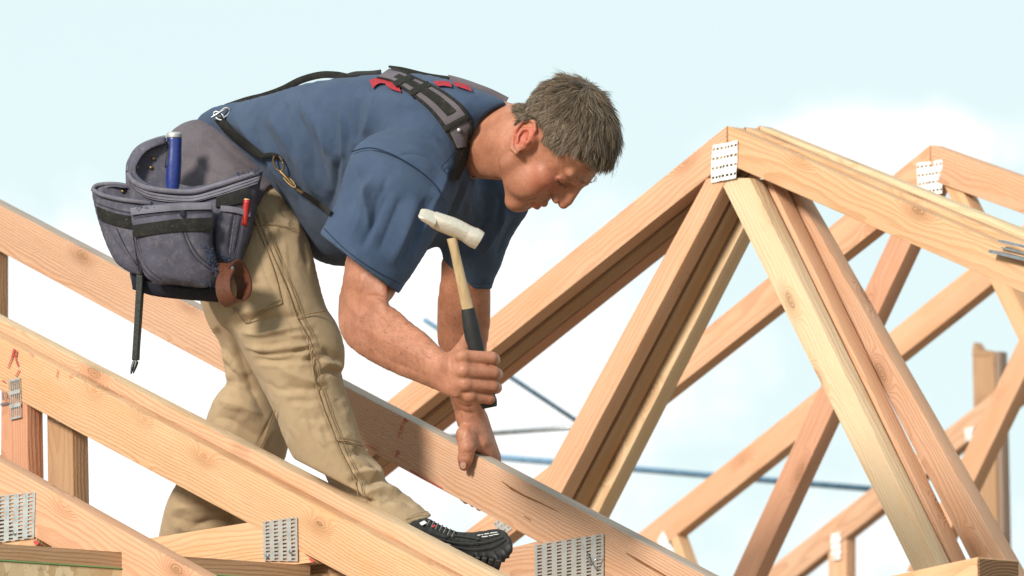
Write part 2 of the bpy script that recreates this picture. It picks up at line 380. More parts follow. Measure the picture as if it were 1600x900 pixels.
k.col(c_).rough(.8); k.bump(dist.outputs[1], .6, .002); M_OSB = k.m
a_, b_ = tpl(-80, 847), tpl(484, 881)
wall_board(wl, 'top_plate', W_DARK, (-80, 846), (486, 881), .038, .089, 0)
wall_board(wl, 'sheathing', M_OSB, (-80, 873), (470, 905), 2.55, .012, .001)
wall_board(wl, 'stud', W_DARK, (-80, 873), (470, 905), 2.55, .07, -.014)
# a sill of bright green moss-coloured paint along the sheathing edge is a thin strip of its own
k = NT('green_edge'); k.col(k.mix(k.noise(k.tc.outputs['Object'], 90, 3), (.10, .26, .08), (.22, .40, .16))).rough(.8)
wall_board(wl, 'edge_seal', k.m, (-80, 871.5), (470, 903.5), .0025, .014, .003)

# timber lying at the bottom right, sawn end showing
tb = thing('timber_beam', 'square timber beam with a dark sawn end at the bottom right', 'timber beam', base(1560, 890, 7.0))
board(tb, 'beam', W_TAN, 7.0, (1290, 922), (1527, 870), (1527, 965), (1290, 1015), t=.094, bev=.003)
EP = [on_plane(*q, S_AX, 7.0) for q in ((1527, 870), (1527, 965))]
k = NT('end_grain'); sp = k.n('ShaderNodeSeparateXYZ'); k.l(k.tc.outputs['Object'], sp.inputs[0])
r_ = k.ma('SQRT', k.ma('ADD', k.ma('POWER', k.ma('SUBTRACT', sp.outputs[0], .02), 2), k.ma('POWER', k.ma('ADD', sp.outputs[1], .11), 2)))
r_ = k.ma('ADD', r_, k.ma('MULTIPLY', k.noise(k.tc.outputs['Object'], 30, 3), .006))
fr = k.ma('FRACT', k.ma('MULTIPLY', r_, 190)); k.col(k.mix(k.rng(fr, .4, .9), (.20, .105, .05), (.075, .035, .018))).rough(.85)
M_END = k.m
ec = (EP[0]+EP[1])/2; ez = (EP[0]-EP[1]).length/2-.003
vv = [S_AX*a*.0445 + Z_AX*b*ez for a, b in ((-1, 1), (1, 1), (1, -1), (-1, -1))]
M = Matrix((S_AX, Z_AX, T_AX)).transposed().to_4x4(); 
me = mesh('sawn_end', [(-.0445, ez, 0), (.0445, ez, 0), (.0445, -ez, 0), (-.0445, -ez, 0), (-.0445, ez, -.004), (.0445, ez, -.004), (.0445, -ez, -.004), (-.0445, -ez, -.004)], [(3, 2, 1, 0), (4, 5, 6, 7), (0, 1, 5, 4), (1, 2, 6, 5), (2, 3, 7, 6), (3, 0, 4, 7)])
o = link('sawn_end', me, M_END, tb); M.translation = ec + S_AX*.047 + T_AX*.0035 - Vector(tb.location); o.matrix_basis = M

# steel tubes bracing the scaffold behind
def tube_mesh(name, pts, r, seg=12):
    V, Fc = [], []; pts = [Vector(p) for p in pts]
    rs = r if isinstance(r, (list, tuple)) else [r]*len(pts)
    for i, p in enumerate(pts):
        d = (pts[min(i+1, len(pts)-1)]-pts[max(i-1, 0)]).normalized()
        u = d.cross(Vector((0, 0, 1)) if abs(d.z) < .9 else Vector((0, 1, 0))).normalized(); w_ = d.cross(u)
        for s_ in range(seg): a = 2*math.pi*s_/seg; V.append(p + (u*math.cos(a) + w_*math.sin(a))*rs[i])
    for i in range(len(pts)-1):
        for s_ in range(seg): Fc.append((i*seg+s_, i*seg+(s_+1) % seg, (i+1)*seg+(s_+1) % seg, (i+1)*seg+s_))
    Fc.append(tuple(range(seg))[::-1]); Fc.append(tuple(range((len(pts)-1)*seg, len(pts)*seg)))
    return mesh(name, V, Fc)
M_BLUE = metal_mat('blue_tube', (.21, .36, .53), .4, .2)
def brace(label, a, da, b, db, r, mat):
    p, q = at_depth(*a, da), at_depth(*b, db); me = tube_mesh('brace_tube', [p, p.lerp(q, .5), q], r)
    c = (p+q)/2; me.transform(Matrix.Translation(-c)); o = link('brace_tube', me, mat, None, True); o.location = c
    tag(o, label, 'steel tube', 'steel brace tubes behind the trusses')
brace('long blue steel brace tube running level behind the trusses', (640, 703), 17.6, (1420, 769), 18.4, .0095, M_BLUE)
brace('grey steel brace tube, almost level, ending behind the tripled truss web', (700, 682), 16.4, (960, 663), 16.0, .0065, M_STEEL)
brace('steel brace tube slanting down behind the raised hammer arm', (664, 500), 16.2, (960, 697), 16.8, .0065, M_BLUE)

# channel-shaped spacer clipped over the tripled chord at the right edge
cs = thing('steel_channel', 'bright steel channel spacer clipped on the chord at the right edge', 'steel channel', base(1590, 395, C3))
def strip(name, a, b, h, dep, c):
    P = on_plane(*a, S_AX, c); Q = on_plane(*b, S_AX, c); u = (Q-P).normalized(); n = -S_AX; v_ = u.cross(n)
    V = []
    for p in (P, Q):
        for (y, z) in ((0, 0), (1, 0), (1, 1), (0, 1)): V.append(p + v_*(y*h) + n*(z*dep) - Vector(cs.location))
    return link(name, mesh(name, V, [(0, 1, 2, 3), (7, 6, 5, 4), (0, 4, 5, 1), (1, 5, 6, 2), (2, 6, 7, 3), (3, 7, 4, 0)]), M_STEEL, cs)
strip('flange', (1572, 379), (1660, 401), -.004, .022, C3-.002); strip('flange', (1557, 396), (1660, 421), -.006, .022, C3-.002); strip('flange', (1566, 386), (1660, 409), .003, .004, C3-.002)

# ================================================================== sculpting kit: distance fields -> surface nets
PXM = 870.0                                  # pixels per metre at the man's reference depth of 11 m
def W_(p):                                   # (right, down, toward viewer) in px units -> world metres
    p = np.asarray(p, float).reshape(-1, 3); dep = D0 - p[:, 2]/PXM
    o = np.array(CP)[None] + np.array(CF)[None]*dep[:, None] + np.array(CR)[None]*(p[:, 0]/PXM)[:, None] - np.array(CU)[None]*(p[:, 1]/PXM)[:, None]
    return o
def P(px, py, w):                            # photo pixel + depth -> px units
    s = (D0 - w/PXM)/D0
    return np.array([(px-800)*s, (py-450)*s, w], float)
def PX(v):                                   # px units -> photo pixel
    s = D0/(D0 - v[:, 2]/PXM); return np.stack([800+v[:, 0]*s, 450+v[:, 1]*s], 1)
def plane_w(px, py, c):
    p = on_plane(px, py, S_AX, c); return -((p-CP).dot(CF) - D0)*PXM

class Grid:
    def __init__(s, lo, hi, h):
        s.lo = np.array(lo, float); s.h = h; s.n = np.ceil((np.array(hi, float)-s.lo)/h).astype(int)+1
        s.D = np.full(s.n, 400.0, np.float32)
        s.ax = [s.lo[i]+h*np.arange(s.n[i]) for i in range(3)]
    def sub(s, lo, hi, m):
        i0 = np.clip(np.floor((np.array(lo)-m-s.lo)/s.h).astype(int), 0, s.n); i1 = np.clip(np.ceil((np.array(hi)+m-s.lo)/s.h).astype(int)+1, 0, s.n)
        sl = tuple(slice(a, b) for a, b in zip(i0, i1))
        X = s.ax[0][sl[0]][:, None, None].astype(np.float32); Y = s.ax[1][sl[1]][None, :, None].astype(np.float32); Z = s.ax[2][sl[2]][None, None, :].astype(np.float32)
        return sl, X, Y, Z
    def add(s, prim, k=0.0):
        lo, hi, fn = prim; sl, X, Y, Z = s.sub(lo, hi, k+3*s.h+2)
        if min(q.stop-q.start for q in sl) <= 0: return s
        d = fn(X, Y, Z); a = s.D[sl]
        if k > 0:
            hh = np.maximum(k-np.abs(a-d), 0)/k; s.D[sl] = np.minimum(a, d)-hh*hh*k*.25
        else: s.D[sl] = np.minimum(a, d)
        return s
    def cut(s, prim, k=0.0):
        lo, hi, fn = prim; sl, X, Y, Z = s.sub(lo, hi, k+3*s.h)
        if min(q.stop-q.start for q in sl) <= 0: return s
        d = -fn(X, Y, Z); a = s.D[sl]
        if k > 0:
            hh = np.maximum(k-np.abs(a-d), 0)/k; s.D[sl] = np.maximum(a, d)+hh*hh*k*.25
        else: s.D[sl] = np.maximum(a, d)
        return s
    def nets(s, smooth=2):
        D = s.D; S = D < 0; n = np.array(D.shape)-1
        cnt = np.zeros(n, np.int8)
        for a in (0, 1):
            for b in (0, 1):
                for c in (0, 1): cnt += S[a:a+n[0], b:b+n[1], c:c+n[2]]
        I = np.argwhere((cnt > 0) & (cnt < 8)); acc = np.zeros((len(I), 3)); num = np.zeros(len(I))
        for ax in range(3):
            o = [q for q in range(3) if q != ax]
            for a in (0, 1):
                for b in (0, 1):
                    p = I.copy(); p[:, o[0]] += a; p[:, o[1]] += b; q = p.copy(); q[:, ax] += 1
                    d0 = D[p[:, 0], p[:, 1], p[:, 2]]; d1 = D[q[:, 0], q[:, 1], q[:, 2]]; m = (d0 < 0) != (d1 < 0)
                    t = np.where(m, d0/np.where(d0 == d1, 1, d0-d1), 0); off = (p-I).astype(float); off[:, ax] += t
                    acc[m] += off[m]; num[m] += 1
        V = (I + acc/np.maximum(num, 1)[:, None])*s.h + s.lo
        idx = np.full(n, -1, np.int32); idx[I[:, 0], I[:, 1], I[:, 2]] = np.arange(len(I)); Q = []
        for ax in range(3):
            o = [(ax+1) % 3, (ax+2) % 3]
            sa = [slice(None)]*3; sb = [slice(None)]*3; sa[ax] = slice(0, n[ax]); sb[ax] = slice(1, n[ax]+1)
            for q in o: sa[q] = slice(1, n[q]); sb[q] = slice(1, n[q])
            A, B = S[tuple(sa)], S[tuple(sb)]; E = np.argwhere(A != B)
            if not len(E): continue
            fl = A[E[:, 0], E[:, 1], E[:, 2]]; E = E.copy(); E[:, o[0]] += 1; E[:, o[1]] += 1
            def cell(a, b):
                c = E.copy(); c[:, o[0]] += a; c[:, o[1]] += b; return idx[c[:, 0], c[:, 1], c[:, 2]]
            q = np.stack([cell(-1, -1), cell(0, -1), cell(0, 0), cell(-1, 0)], 1); q[~fl] = q[~fl][:, ::-1]; Q.append(q)
        Q = np.concatenate(Q)
        V = relax(V, Q, smooth); return V, Q
def relax(V, Q, it, lam=.5):
    if it <= 0: return V
    a = Q.ravel(); b = np.roll(Q, -1, 1).ravel(); deg = np.bincount(a, minlength=len(V)) + np.bincount(b, minlength=len(V))
    for _ in range(it):
        S = np.zeros_like(V)
        for c in range(3): S[:, c] = np.bincount(a, V[b, c], len(V)) + np.bincount(b, V[a, c], len(V))
        V = V + lam*(S/np.maximum(deg, 1)[:, None]-V)
    return V
def vnormals(V, Q):
    e1 = V[Q[:, 2]]-V[Q[:, 0]]; e2 = V[Q[:, 3]]-V[Q[:, 1]]; fn = np.cross(e1, e2); Nn = np.zeros_like(V)
    for c in range(3):
        for j in range(4): Nn[:, c] += np.bincount(Q[:, j], fn[:, c], len(V))
    return Nn/np.maximum(np.linalg.norm(Nn, axis=1), 1e-9)[:, None]
def np_mesh(name, Vw, Q):
    me = bpy.data.meshes.new(name); me.vertices.add(len(Vw)); me.vertices.foreach_set('co', np.ascontiguousarray(Vw, np.float32).ravel())
    k = Q.shape[1]; me.loops.add(Q.size); me.loops.foreach_set('vertex_index', np.ascontiguousarray(Q, np.int32).ravel())
    me.polygons.add(len(Q)); me.polygons.foreach_set('loop_start', np.arange(0, Q.size, k, dtype=np.int32))
    try: me.polygons.foreach_set('loop_total', np.full(len(Q), k, np.int32))
    except Exception: pass
    me.polygons.foreach_set('use_smooth', np.ones(len(Q), bool)); me.update(calc_edges=True); me.validate(); return me
# ---- primitives: (lo, hi, fn)
def cone(a, b, ra, rb):
    a, b = np.array(a, float), np.array(b, float); R = max(ra, rb); ab = b-a; L2 = float(ab@ab) or 1e-9
    def fn(X, Y, Z):
        x, y, z = X-a[0], Y-a[1], Z-a[2]; t = np.clip((x*ab[0]+y*ab[1]+z*ab[2])/L2, 0, 1)
        return np.sqrt((x-t*ab[0])**2+(y-t*ab[1])**2+(z-t*ab[2])**2)-(ra+(rb-ra)*t)
    return np.minimum(a, b)-R, np.maximum(a, b)+R, fn
def ell(c, r, R=None):
    c, r = np.array(c, float), np.array(r, float); m = r.max()
    def fn(X, Y, Z):
        x, y, z = X-c[0], Y-c[1], Z-c[2]
        if R is not None: x, y, z = (R[0, 0]*x+R[1, 0]*y+R[2, 0]*z, R[0, 1]*x+R[1, 1]*y+R[2, 1]*z, R[0, 2]*x+R[1, 2]*y+R[2, 2]*z)
        k0 = np.sqrt((x/r[0])**2+(y/r[1])**2+(z/r[2])**2); k1 = np.sqrt((x/r[0]**2)**2+(y/r[1]**2)**2+(z/r[2]**2)**2)
        return k0*(k0-1)/np.maximum(k1, 1e-6)
    ext = r if R is None else np.full(3, m)
    return c-ext, c+ext, fn
def rot(ax, deg):
    return np.array(Matrix.Rotation(rad(deg), 3, ax))
def tube(g, pts, rs, k=6.0, kin=None):
    """chain of cones, joined into grid g"""
    for i in range(len(pts)-1): g.add(cone(pts[i], pts[i+1], rs[i], rs[i+1]), k if i == 0 else (kin if kin is not None else k))
def spline(pts, n=5, closed=False):
    """Catmull-Rom; a point given twice in a row stays a corner"""
    p = [np.array(q, float) for q in pts]; N_ = len(p); o = []
    rng = range(N_ if closed else N_-1)
    for i in rng:
        p1, p2 = p[i], p[(i+1) % N_]
        if np.allclose(p1, p2): continue
        p0 = p[(i-1) % N_] if closed or i > 0 else p1; p3 = p[(i+2) % N_] if closed or i+2 < N_ else p2
        for j in range(n):
            t = j/n; o.append(.5*((2*p1)+(-p0+p2)*t+(2*p0-5*p1+4*p2-p3)*t*t+(-p0+3*p1-3*p2+p3)*t**3))
    if not closed: o.append(p[-1])
    return np.array(o)
def inside(px, py, poly):
    x0, y0 = poly[:, 0], poly[:, 1]; x1, y1 = np.roll(x0, -1), np.roll(y0, -1); r = np.zeros(px.shape, bool)
    for a, b, c, d in zip(x0, y0, x1, y1):
        if b == d: continue
        m = ((b > py) != (d > py)) & (px < (c-a)*(py-b)/(d-b)+a); r ^= m
    return r
def segdist(px, py, pts, closed=False):
    best = np.full(px.shape, 1e9); par = np.zeros(px.shape); n = len(pts); m = n if closed else n-1
    for i in range(m):
        a, b = pts[i], pts[(i+1) % n]; d = b-a; L2 = float(d@d) or 1e-9
        t = np.clip(((px-a[0])*d[0]+(py-a[1])*d[1])/L2, 0, 1); q = (px-a[0]-t*d[0])**2+(py-a[1]-t*d[1])**2
        u = q < best; best = np.where(u, q, best); par = np.where(u, (i+t)/m, par)
    return np.sqrt(best), par
def inflate(poly, wpts, a=1.0, step=3.0, n=4):
    """outline traced in photo pixels, blown up like a balloon about a depth plane through wpts [(px,py,w)...]"""
    A = np.array([[q[0], q[1]] for q in wpts], float); b = np.array([q[2] for q in wpts], float); A0, b0 = A.mean(0), b.mean()
    sl_ = np.linalg.lstsq(A-A0, b-b0, rcond=.3)[0]; cf = np.array([b0-sl_@A0, sl_[0], sl_[1]])
    pl = spline(poly, n, True)
    wv = cf[0]+cf[1]*pl[:, 0]+cf[2]*pl[:, 1]; pu = np.array([P(x, y, w_) for (x, y), w_ in zip(pl, wv)])
    c2 = np.array([0, cf[1], cf[2]]); c2[0] = (pu[:, 2]-pu[:, :2]@c2[1:]).mean()
    q = pu[:, :2]; m = 30; lo2 = q.min(0)-m; hi2 = q.max(0)+m
    gx = np.arange(lo2[0], hi2[0], step); gy = np.arange(lo2[1], hi2[1], step); GX, GY = np.meshgrid(gx, gy, indexing='ij')
    ins = inside(GX, GY, q); dist, _ = segdist(GX, GY, q, True)
    phi = np.where(ins, dist*40, 0.0); red = (np.add.outer(np.arange(len(gx)), np.arange(len(gy))) % 2 == 0)
    for it in range(420):
        for col in (red, ~red):
            s = np.zeros_like(phi); s[1:-1, 1:-1] = (phi[2:, 1:-1]+phi[:-2, 1:-1]+phi[1:-1, 2:]+phi[1:-1, :-2]+2*step*step)/4
            phi = np.where(ins & col, phi+1.9*(s-phi), phi)
    phi = np.where(ins, np.maximum(phi, dist*6), -dist*60)
    # soften the kink at the outline
    H = a*math.sqrt(phi.max())
    gu, gv = np.gradient(phi, step)
    wl = c2[0]+c2[1]*q[:, 0]+c2[2]*q[:, 1]
    def samp(F, X, Y):
        fx = np.clip((X-lo2[0])/step, 0, len(gx)-1.001); fy = np.clip((Y-lo2[1])/step, 0, len(gy)-1.001)
        ix, iy = fx.astype(int), fy.astype(int); tx, ty = fx-ix, fy-iy
        return F[ix, iy]*(1-tx)*(1-ty)+F[ix+1, iy]*tx*(1-ty)+F[ix, iy+1]*(1-tx)*ty+F[ix+1, iy+1]*tx*ty
    def fn(X, Y, Z):
        XX = X[:, :, 0]+0*Y[:, :, 0]; YY = Y[:, :, 0]+0*X[:, :, 0]
        ph = samp(phi, XX, YY)[:, :, None].astype(np.float32); gg = (samp(gu, XX, YY)**2+samp(gv, XX, YY)**2)[:, :, None].astype(np.float32)
        dw = (Z-(c2[0]+c2[1]*XX+c2[2]*YY)[:, :, None].astype(np.float32))/a
        f = dw*dw-ph; return np.clip(f/np.sqrt(4*dw*dw/(a*a)+gg+4), -60, 300).astype(np.float32)
    return np.array([lo2[0]+m, lo2[1]+m, wl.min()-H]), np.array([hi2[0]-m, hi2[1]-m, wl.max()+H]), fn
def folds(V, Q, lines, face=.15, n=5):
    """push cloth along its normal beside fold lines traced on the near side: (points, height, width)"""
    Nn = vnormals(V, Q); p = PX(V); fac = np.clip((Nn[:, 2]-face)*2.5, 0, 1); disp = np.zeros(len(V))
    for pts, amp, wid in lines:
        c = spline(pts, n); lo = c.min(0)-3*wid; hi = c.max(0)+3*wid
        m = np.where((p[:, 0] > lo[0]) & (p[:, 0] < hi[0]) & (p[:, 1] > lo[1]) & (p[:, 1] < hi[1]) & (fac > 0))[0]
        if not len(m): continue
        d, t = segdist(p[m, 0], p[m, 1], c); taper = np.sin(np.clip(np.minimum(t, 1-t)*3.2, 0, 1)*math.pi/2)**2
        disp[m] += amp*(.55*np.exp(-(d/wid)**2)+.45*np.exp(-1.6*d/wid))*taper
    return V + Nn*(disp*fac)[:, None]
def w_at(V, px, py):
    """depth of the near surface of a cloud of vertices at a pixel"""
    p = PX(V); d2 = (p[:, 0]-px)**2+(p[:, 1]-py)**2; m = d2 < 7**2
    if not m.any(): m = d2 <= np.partition(d2, 8)[8]
    return V[m, 2].max()

def fold_family(A, B, n, amp, wid, seed=1, jit=.35):
    """n fold lines fanned between two guide curves, uneven like real cloth"""
    r = np.random.RandomState(seed); A, B = spline(A, 6), spline(B, 6); m = min(len(A), len(B))
    A = A[np.linspace(0, len(A)-1, 9).astype(int)]; B = B[np.linspace(0, len(B)-1, 9).astype(int)]; o = []
    for i in range(n):
        t = (i+.5+r.uniform(-jit, jit))/n; c = A*(1-t)+B*t; a, b = sorted((r.uniform(0, .35), r.uniform(.65, 1)))
        c = c[int(a*8):int(b*8)+1]
        if len(c) < 3: continue
        c = c + r.normal(0, 1.6, c.shape); sgn = 1 if i % 2 else -1
        o.append((c, amp*sgn*r.uniform(.5, 1.2), wid*r.uniform(.7, 1.4)))
    return o
def prism(poly, wlo, whi, n=4):
    q = spline([P(x, y, (wlo+whi)/2)[:2] for x, y in poly], n, True); lo, hi = q.min(0), q.max(0)
    def fn(X, Y, Z):
        XX = X[:, :, 0]+0*Y[:, :, 0]; YY = Y[:, :, 0]+0*X[:, :, 0]; d, _ = segdist(XX, YY, q, True)
        d = np.where(inside(XX, YY, q), -d, d)[:, :, None].astype(np.float32); return np.maximum(d, np.maximum(wlo-Z, Z-whi)).astype(np.float32)
    return np.array([lo[0], lo[1], wlo]), np.array([hi[0], hi[1], whi]), fn

# ================================================================== the carpenter
ORG = Vector(W_(P(500, 870, -300))[0])
person = thing('person', 'carpenter in navy t-shirt and khaki work trousers bent over the trusses', 'person', ORG)
def finish(name, V, Q, mat, parent, flip=True):
    me = np_mesh(name, W_(V)-np.array(parent.location if parent.parent is None else ORG)[None], Q[:, ::-1] if flip else Q)
    return link(name, me, mat, parent, False)
def cloth_mat(name, c, c2, weave=900, bump=.25, fade=.5, rough=.9, sheen=.25):
    k = NT(name); v = k.tc.outputs['Object']
    big = k.noise(v, 7, 5, .6); mid = k.noise(v, 45, 4, .6); fine = k.noise(v, weave, 2, .6)
    co = k.mix(k.rng(big, .3, .72, 0, fade), c, c2); co = k.mix(k.rng(mid, .35, .8, 0, .35), co, [x*.8 for x in c])
    co = k.mix(k.ma('MULTIPLY', fine, .25), co, [x*.6 for x in c])
    k.col(co); k.rough(rough); k.b.inputs['Sheen Weight'].default_value = sheen; k.b.inputs['Sheen Roughness'].default_value = .5
    k.b.inputs['Specular IOR Level'].default_value = .15
    rg = k.n('ShaderNodeTexNoise'); rg.noise_type = 'RIDGED_MULTIFRACTAL'; rg.inputs['Scale'].default_value = 19; rg.inputs['Detail'].default_value = 3; rg.inputs['Roughness'].default_value = .45; rg.inputs['Distortion'].default_value = .6; k.l(v, rg.inputs['Vector'])
    k.bump(k.ma('ADD', k.ma('MULTIPLY', fine, .12), k.ma('ADD', k.ma('MULTIPLY', mid, .25), k.ma('MULTIPLY', rg.outputs[0], .6))), bump, .014); return k.m
M_SHIRT = cloth_mat('navy_cotton', (.044, .070, .126), (.084, .119, .186), 1500, .62, sheen=.06)
M_KHAKI = cloth_mat('khaki_canvas', (.39, .28, .168), (.50, .378, .242), 1300, .75, sheen=.1)
def skin_mat():
    k = NT('skin'); v = k.tc.outputs['Object']
    a = k.noise(v, 22, 5, .6); b = k.noise(v, 160, 3, .6); c = k.noise(v, 700, 2, .5)
    dirt = k.noise(v, 60, 5, .7); co = k.mix(k.rng(a, .3, .7), (.30, .122, .070), (.42, .185, .112)); co = k.mix(k.rng(b, .45, .75, 0, .45), co, (.29, .095, .052)); co = k.mix(k.rng(dirt, .55, .75, 0, .35), co, (.22, .085, .05))
    at = k.n('ShaderNodeAttribute'); at.attribute_name = 'flush'; co = k.mix(k.ma('MULTIPLY', at.outputs['Fac'], .7), co, (.44, .095, .06))
    k.col(co); k.rough(k.rng(b, .3, .7, .42, .58)); k.b.inputs['Subsurface Weight'].default_value = .12; k.b.inputs['Subsurface Radius'].default_value = (.012, .005, .003)
    k.b.inputs['Subsurface Scale'].default_value = .5; k.b.inputs['Specular IOR Level'].default_value = .4
    k.bump(k.ma('ADD', k.ma('MULTIPLY', b, .9), k.ma('MULTIPLY', c, .6)), .45, .0018); return k.m
M_SKIN = skin_mat()

# ---- T-shirt: torso, two sleeves, hollow at the hems and neck
TORSO = [(306, 196), (325, 172), (355, 163), (384, 158), (422, 148), (469, 134), (503, 127), (549, 122), (600, 117), (645, 116), (690, 123), (730, 135), (765, 148), (790, 161), (785, 180), (768, 205), (752, 240), (745, 275),
         (748, 310), (735, 345), (700, 372), (663, 392), (600, 412), (545, 416), (500, 408), (475, 385), (452, 350), (432, 318), (400, 290), (345, 240)]
SLV_R = [(560, 226), (600, 205), (660, 205), (705, 240), (716, 285), (700, 330), (682, 365), (664, 395), (646, 424), (630, 447), (600, 495), (540, 482), (478, 424), (500, 367), (512, 345), (528, 305), (545, 255)]
SLV_Ri = [(580, 320), (640, 330), (648, 375), (632, 418), (598, 475), (545, 465), (492, 410), (512, 368), (535, 325)]
HEM_R = [(480, 350), (480, 350), (500, 366), (560, 412), (622, 459), (622, 459), (631, 447), (631, 447), (690, 450), (690, 640), (400, 640), (400, 350)]
SLV_L = [(700, 310), (735, 270), (780, 268), (815, 300), (826, 326), (812, 350), (797, 375), (782, 415), (768, 448), (764, 490), (733, 490), (715, 448), (700, 425), (692, 400), (692, 370)]
SLV_Li = [(712, 380), (745, 370), (780, 380), (768, 415), (760, 445), (757, 485), (738, 485), (722, 445), (706, 415)]
HEM_L = [(650, 400), (698, 422), (714, 441), (733, 450), (768, 452), (830, 452), (830, 560), (650, 560)]
g = Grid((-520, -360, -700), (50, 30, 330), 2.5)
g.add(inflate(TORSO, [(385, 240, -440), (740, 200, -85), (545, 400, -405)], 1.55))
g.add(inflate(SLV_R, [(640, 240, 22), (560, 420, 118), (660, 430, 92)], 1.0), 48)
g.add(inflate(SLV_L, [(770, 300, -190), (740, 440, -270), (780, 440, -265)], 1.0), 26)
# hollow sleeves, sliced off at the hem
wr_ = [(640, 240, 22), (560, 420, 118), (660, 430, 92)]
g.cut(inflate(SLV_Ri, wr_, .95), 3); g.cut(prism(HEM_R, -20, 330), 2)
g.cut(inflate(SLV_Li, [(770, 300, -190), (740, 440, -270), (780, 440, -265)], .9), 3); g.cut(prism(HEM_L, -420, -120), 2)
# neck opening
g.cut(cone(P(765, 222, -40), P(812, 222, 20), 48, 62), 6)
# hem of the shirt at the back of the waist, carved so the belt sits under it
V, Q = g.nets(2)
SF = []
def F(pts, amp, wid): SF.append((pts, amp*1.75 if wid > 3 else amp*1.2, wid))
# folds radiating from the armpit and across the back
F([(549, 238), (560, 275), (572, 330), (580, 380)], 5, 9); F([(540, 238), (528, 262), (520, 300), (510, 340)], -5, 8)
F([(470, 150), (492, 190), (520, 240), (530, 290)], 5, 10); F([(455, 158), (474, 205), (500, 258), (515, 305)], -5, 10)
F([(420, 165), (447, 215), (478, 270), (500, 320)], 6, 11); F([(403, 175), (425, 225), (455, 280), (485, 335)], -5, 10)
F([(365, 182), (395, 215), (430, 262), (465, 315)], 6, 10); F([(350, 195), (380, 235), (415, 280)], -5, 9)
F([(560, 150), (556, 190), (556, 225)], -4, 9); F([(585, 140), (578, 185), (566, 215)], 4, 9)
F([(610, 250), (640, 240), (670, 248), (695, 275)], -2.2, 3); F([(552, 234), (580, 232), (620, 248), (660, 272), (690, 305)], -2.6, 2.6)
F([(700, 250), (690, 290), (672, 330), (655, 380)], 5, 9); F([(680, 300), (662, 345), (640, 400)], -5, 9); F([(655, 310), (635, 360), (610, 420)], 4, 10)
F([(610, 290), (590, 340), (560, 395)], -4, 11); F([(585, 270), (560, 320), (535, 370)], 4, 10)
F([(630, 300), (612, 345), (590, 400)], -3, 8)
F([(715, 150), (735, 180), (742, 215)], 3, 7); F([(730, 260), (722, 300), (705, 345)], 5, 7); F([(745, 250), (738, 290)], -4, 6)
F([(505, 372), (540, 405), (580, 432), (618, 450)], -1.8, 2.2); F([(510, 362), (545, 396), (585, 423), (622, 441)], -.8, 1.6)
F([(795, 330), (775, 360), (755, 400)], 4, 6); F([(770, 330), (745, 370), (725, 410)], -4, 7); F([(810, 335), (790, 370), (775, 410)], -3, 6)
SF += fold_family([(380, 165), (400, 220), (430, 270), (455, 310)], [(545, 130), (548, 190), (545, 250), (530, 330)], 13, 4.0, 5, 1)
SF += fold_family([(525, 380), (545, 330), (560, 270), (575, 240)], [(640, 430), (668, 370), (690, 320), (700, 270)], 8, 3.2, 6, 2)
SF += fold_family([(705, 300), (720, 330), (712, 370)], [(800, 300), (790, 350), (770, 420)], 8, 3.0, 5, 3)
V = folds(V, Q, SF, -.2); V = relax(V, Q, 1, .2)
VS = V; shirt = finish('t_shirt', V, Q, M_SHIRT, person)

# ---- trousers
def WBK(x, y): return plane_w(x, y, C1B+.042)      # back of the doubled chord
LEG_R = [(388, 300), (425, 288), (448, 305), (470, 345), (488, 400), (497, 440), (509, 480), (526, 507), (538, 545), (537, 573), (533, 583), (542, 620), (556, 660), (571, 702), (597, 731), (602, 752), (628, 767), (654, 787), (677, 806), (706, 836), (670, 870), (610, 860),
         (540, 800), (490, 757), (460, 717), (445, 686), (427, 640), (406, 599), (383, 558), (362, 523), (338, 497), (318, 440), (330, 360)]
CUFF = [(740, 790), (679, 806), (679, 806), (660, 812), (641, 818), (610, 842), (590, 870), (590, 920), (740, 920)]
LEG_L = [(300, 440), (330, 430), (375, 470), (410, 540), (430, 610), (447, 670), (447, 710), (425, 760), (408, 810), (396, 860), (390, 890), (390, 890), (300, 892), (245, 872), (245, 872), (249, 836), (259, 792), (275, 758), (300, 715), (318, 668), (336, 622), (355, 597), (350, 570), (344, 538), (326, 507), (313, 470)]
HIPS = [(262, 225), (300, 196), (350, 205), (400, 250), (440, 300), (452, 350), (430, 420), (380, 470), (320, 470), (275, 430), (250, 350), (250, 280)]
g = Grid((-640, -270, -900), (-90, 480, -60), 2.7)
g.add(inflate(HIPS, [(340, 300, -450), (300, 300, -470), (340, 400, -450)], 1.25))
g.add(inflate(LEG_R, [(400, 340, -395), (520, 590, -290), (625, 815, WBK(622, 815)-108)], 1.15), 25)
g.add(inflate(LEG_L, [(350, 460, -560), (350, 600, -700), (320, 860, -735), (420, 640, -695)], 1.05), 22)
g.cut(cone(P(622, 786, WBK(622, 815)-106), P(668, 828, WBK(622, 815)-98), 25, 30), 4); g.cut(prism(CUFF, -600, 100), 2)
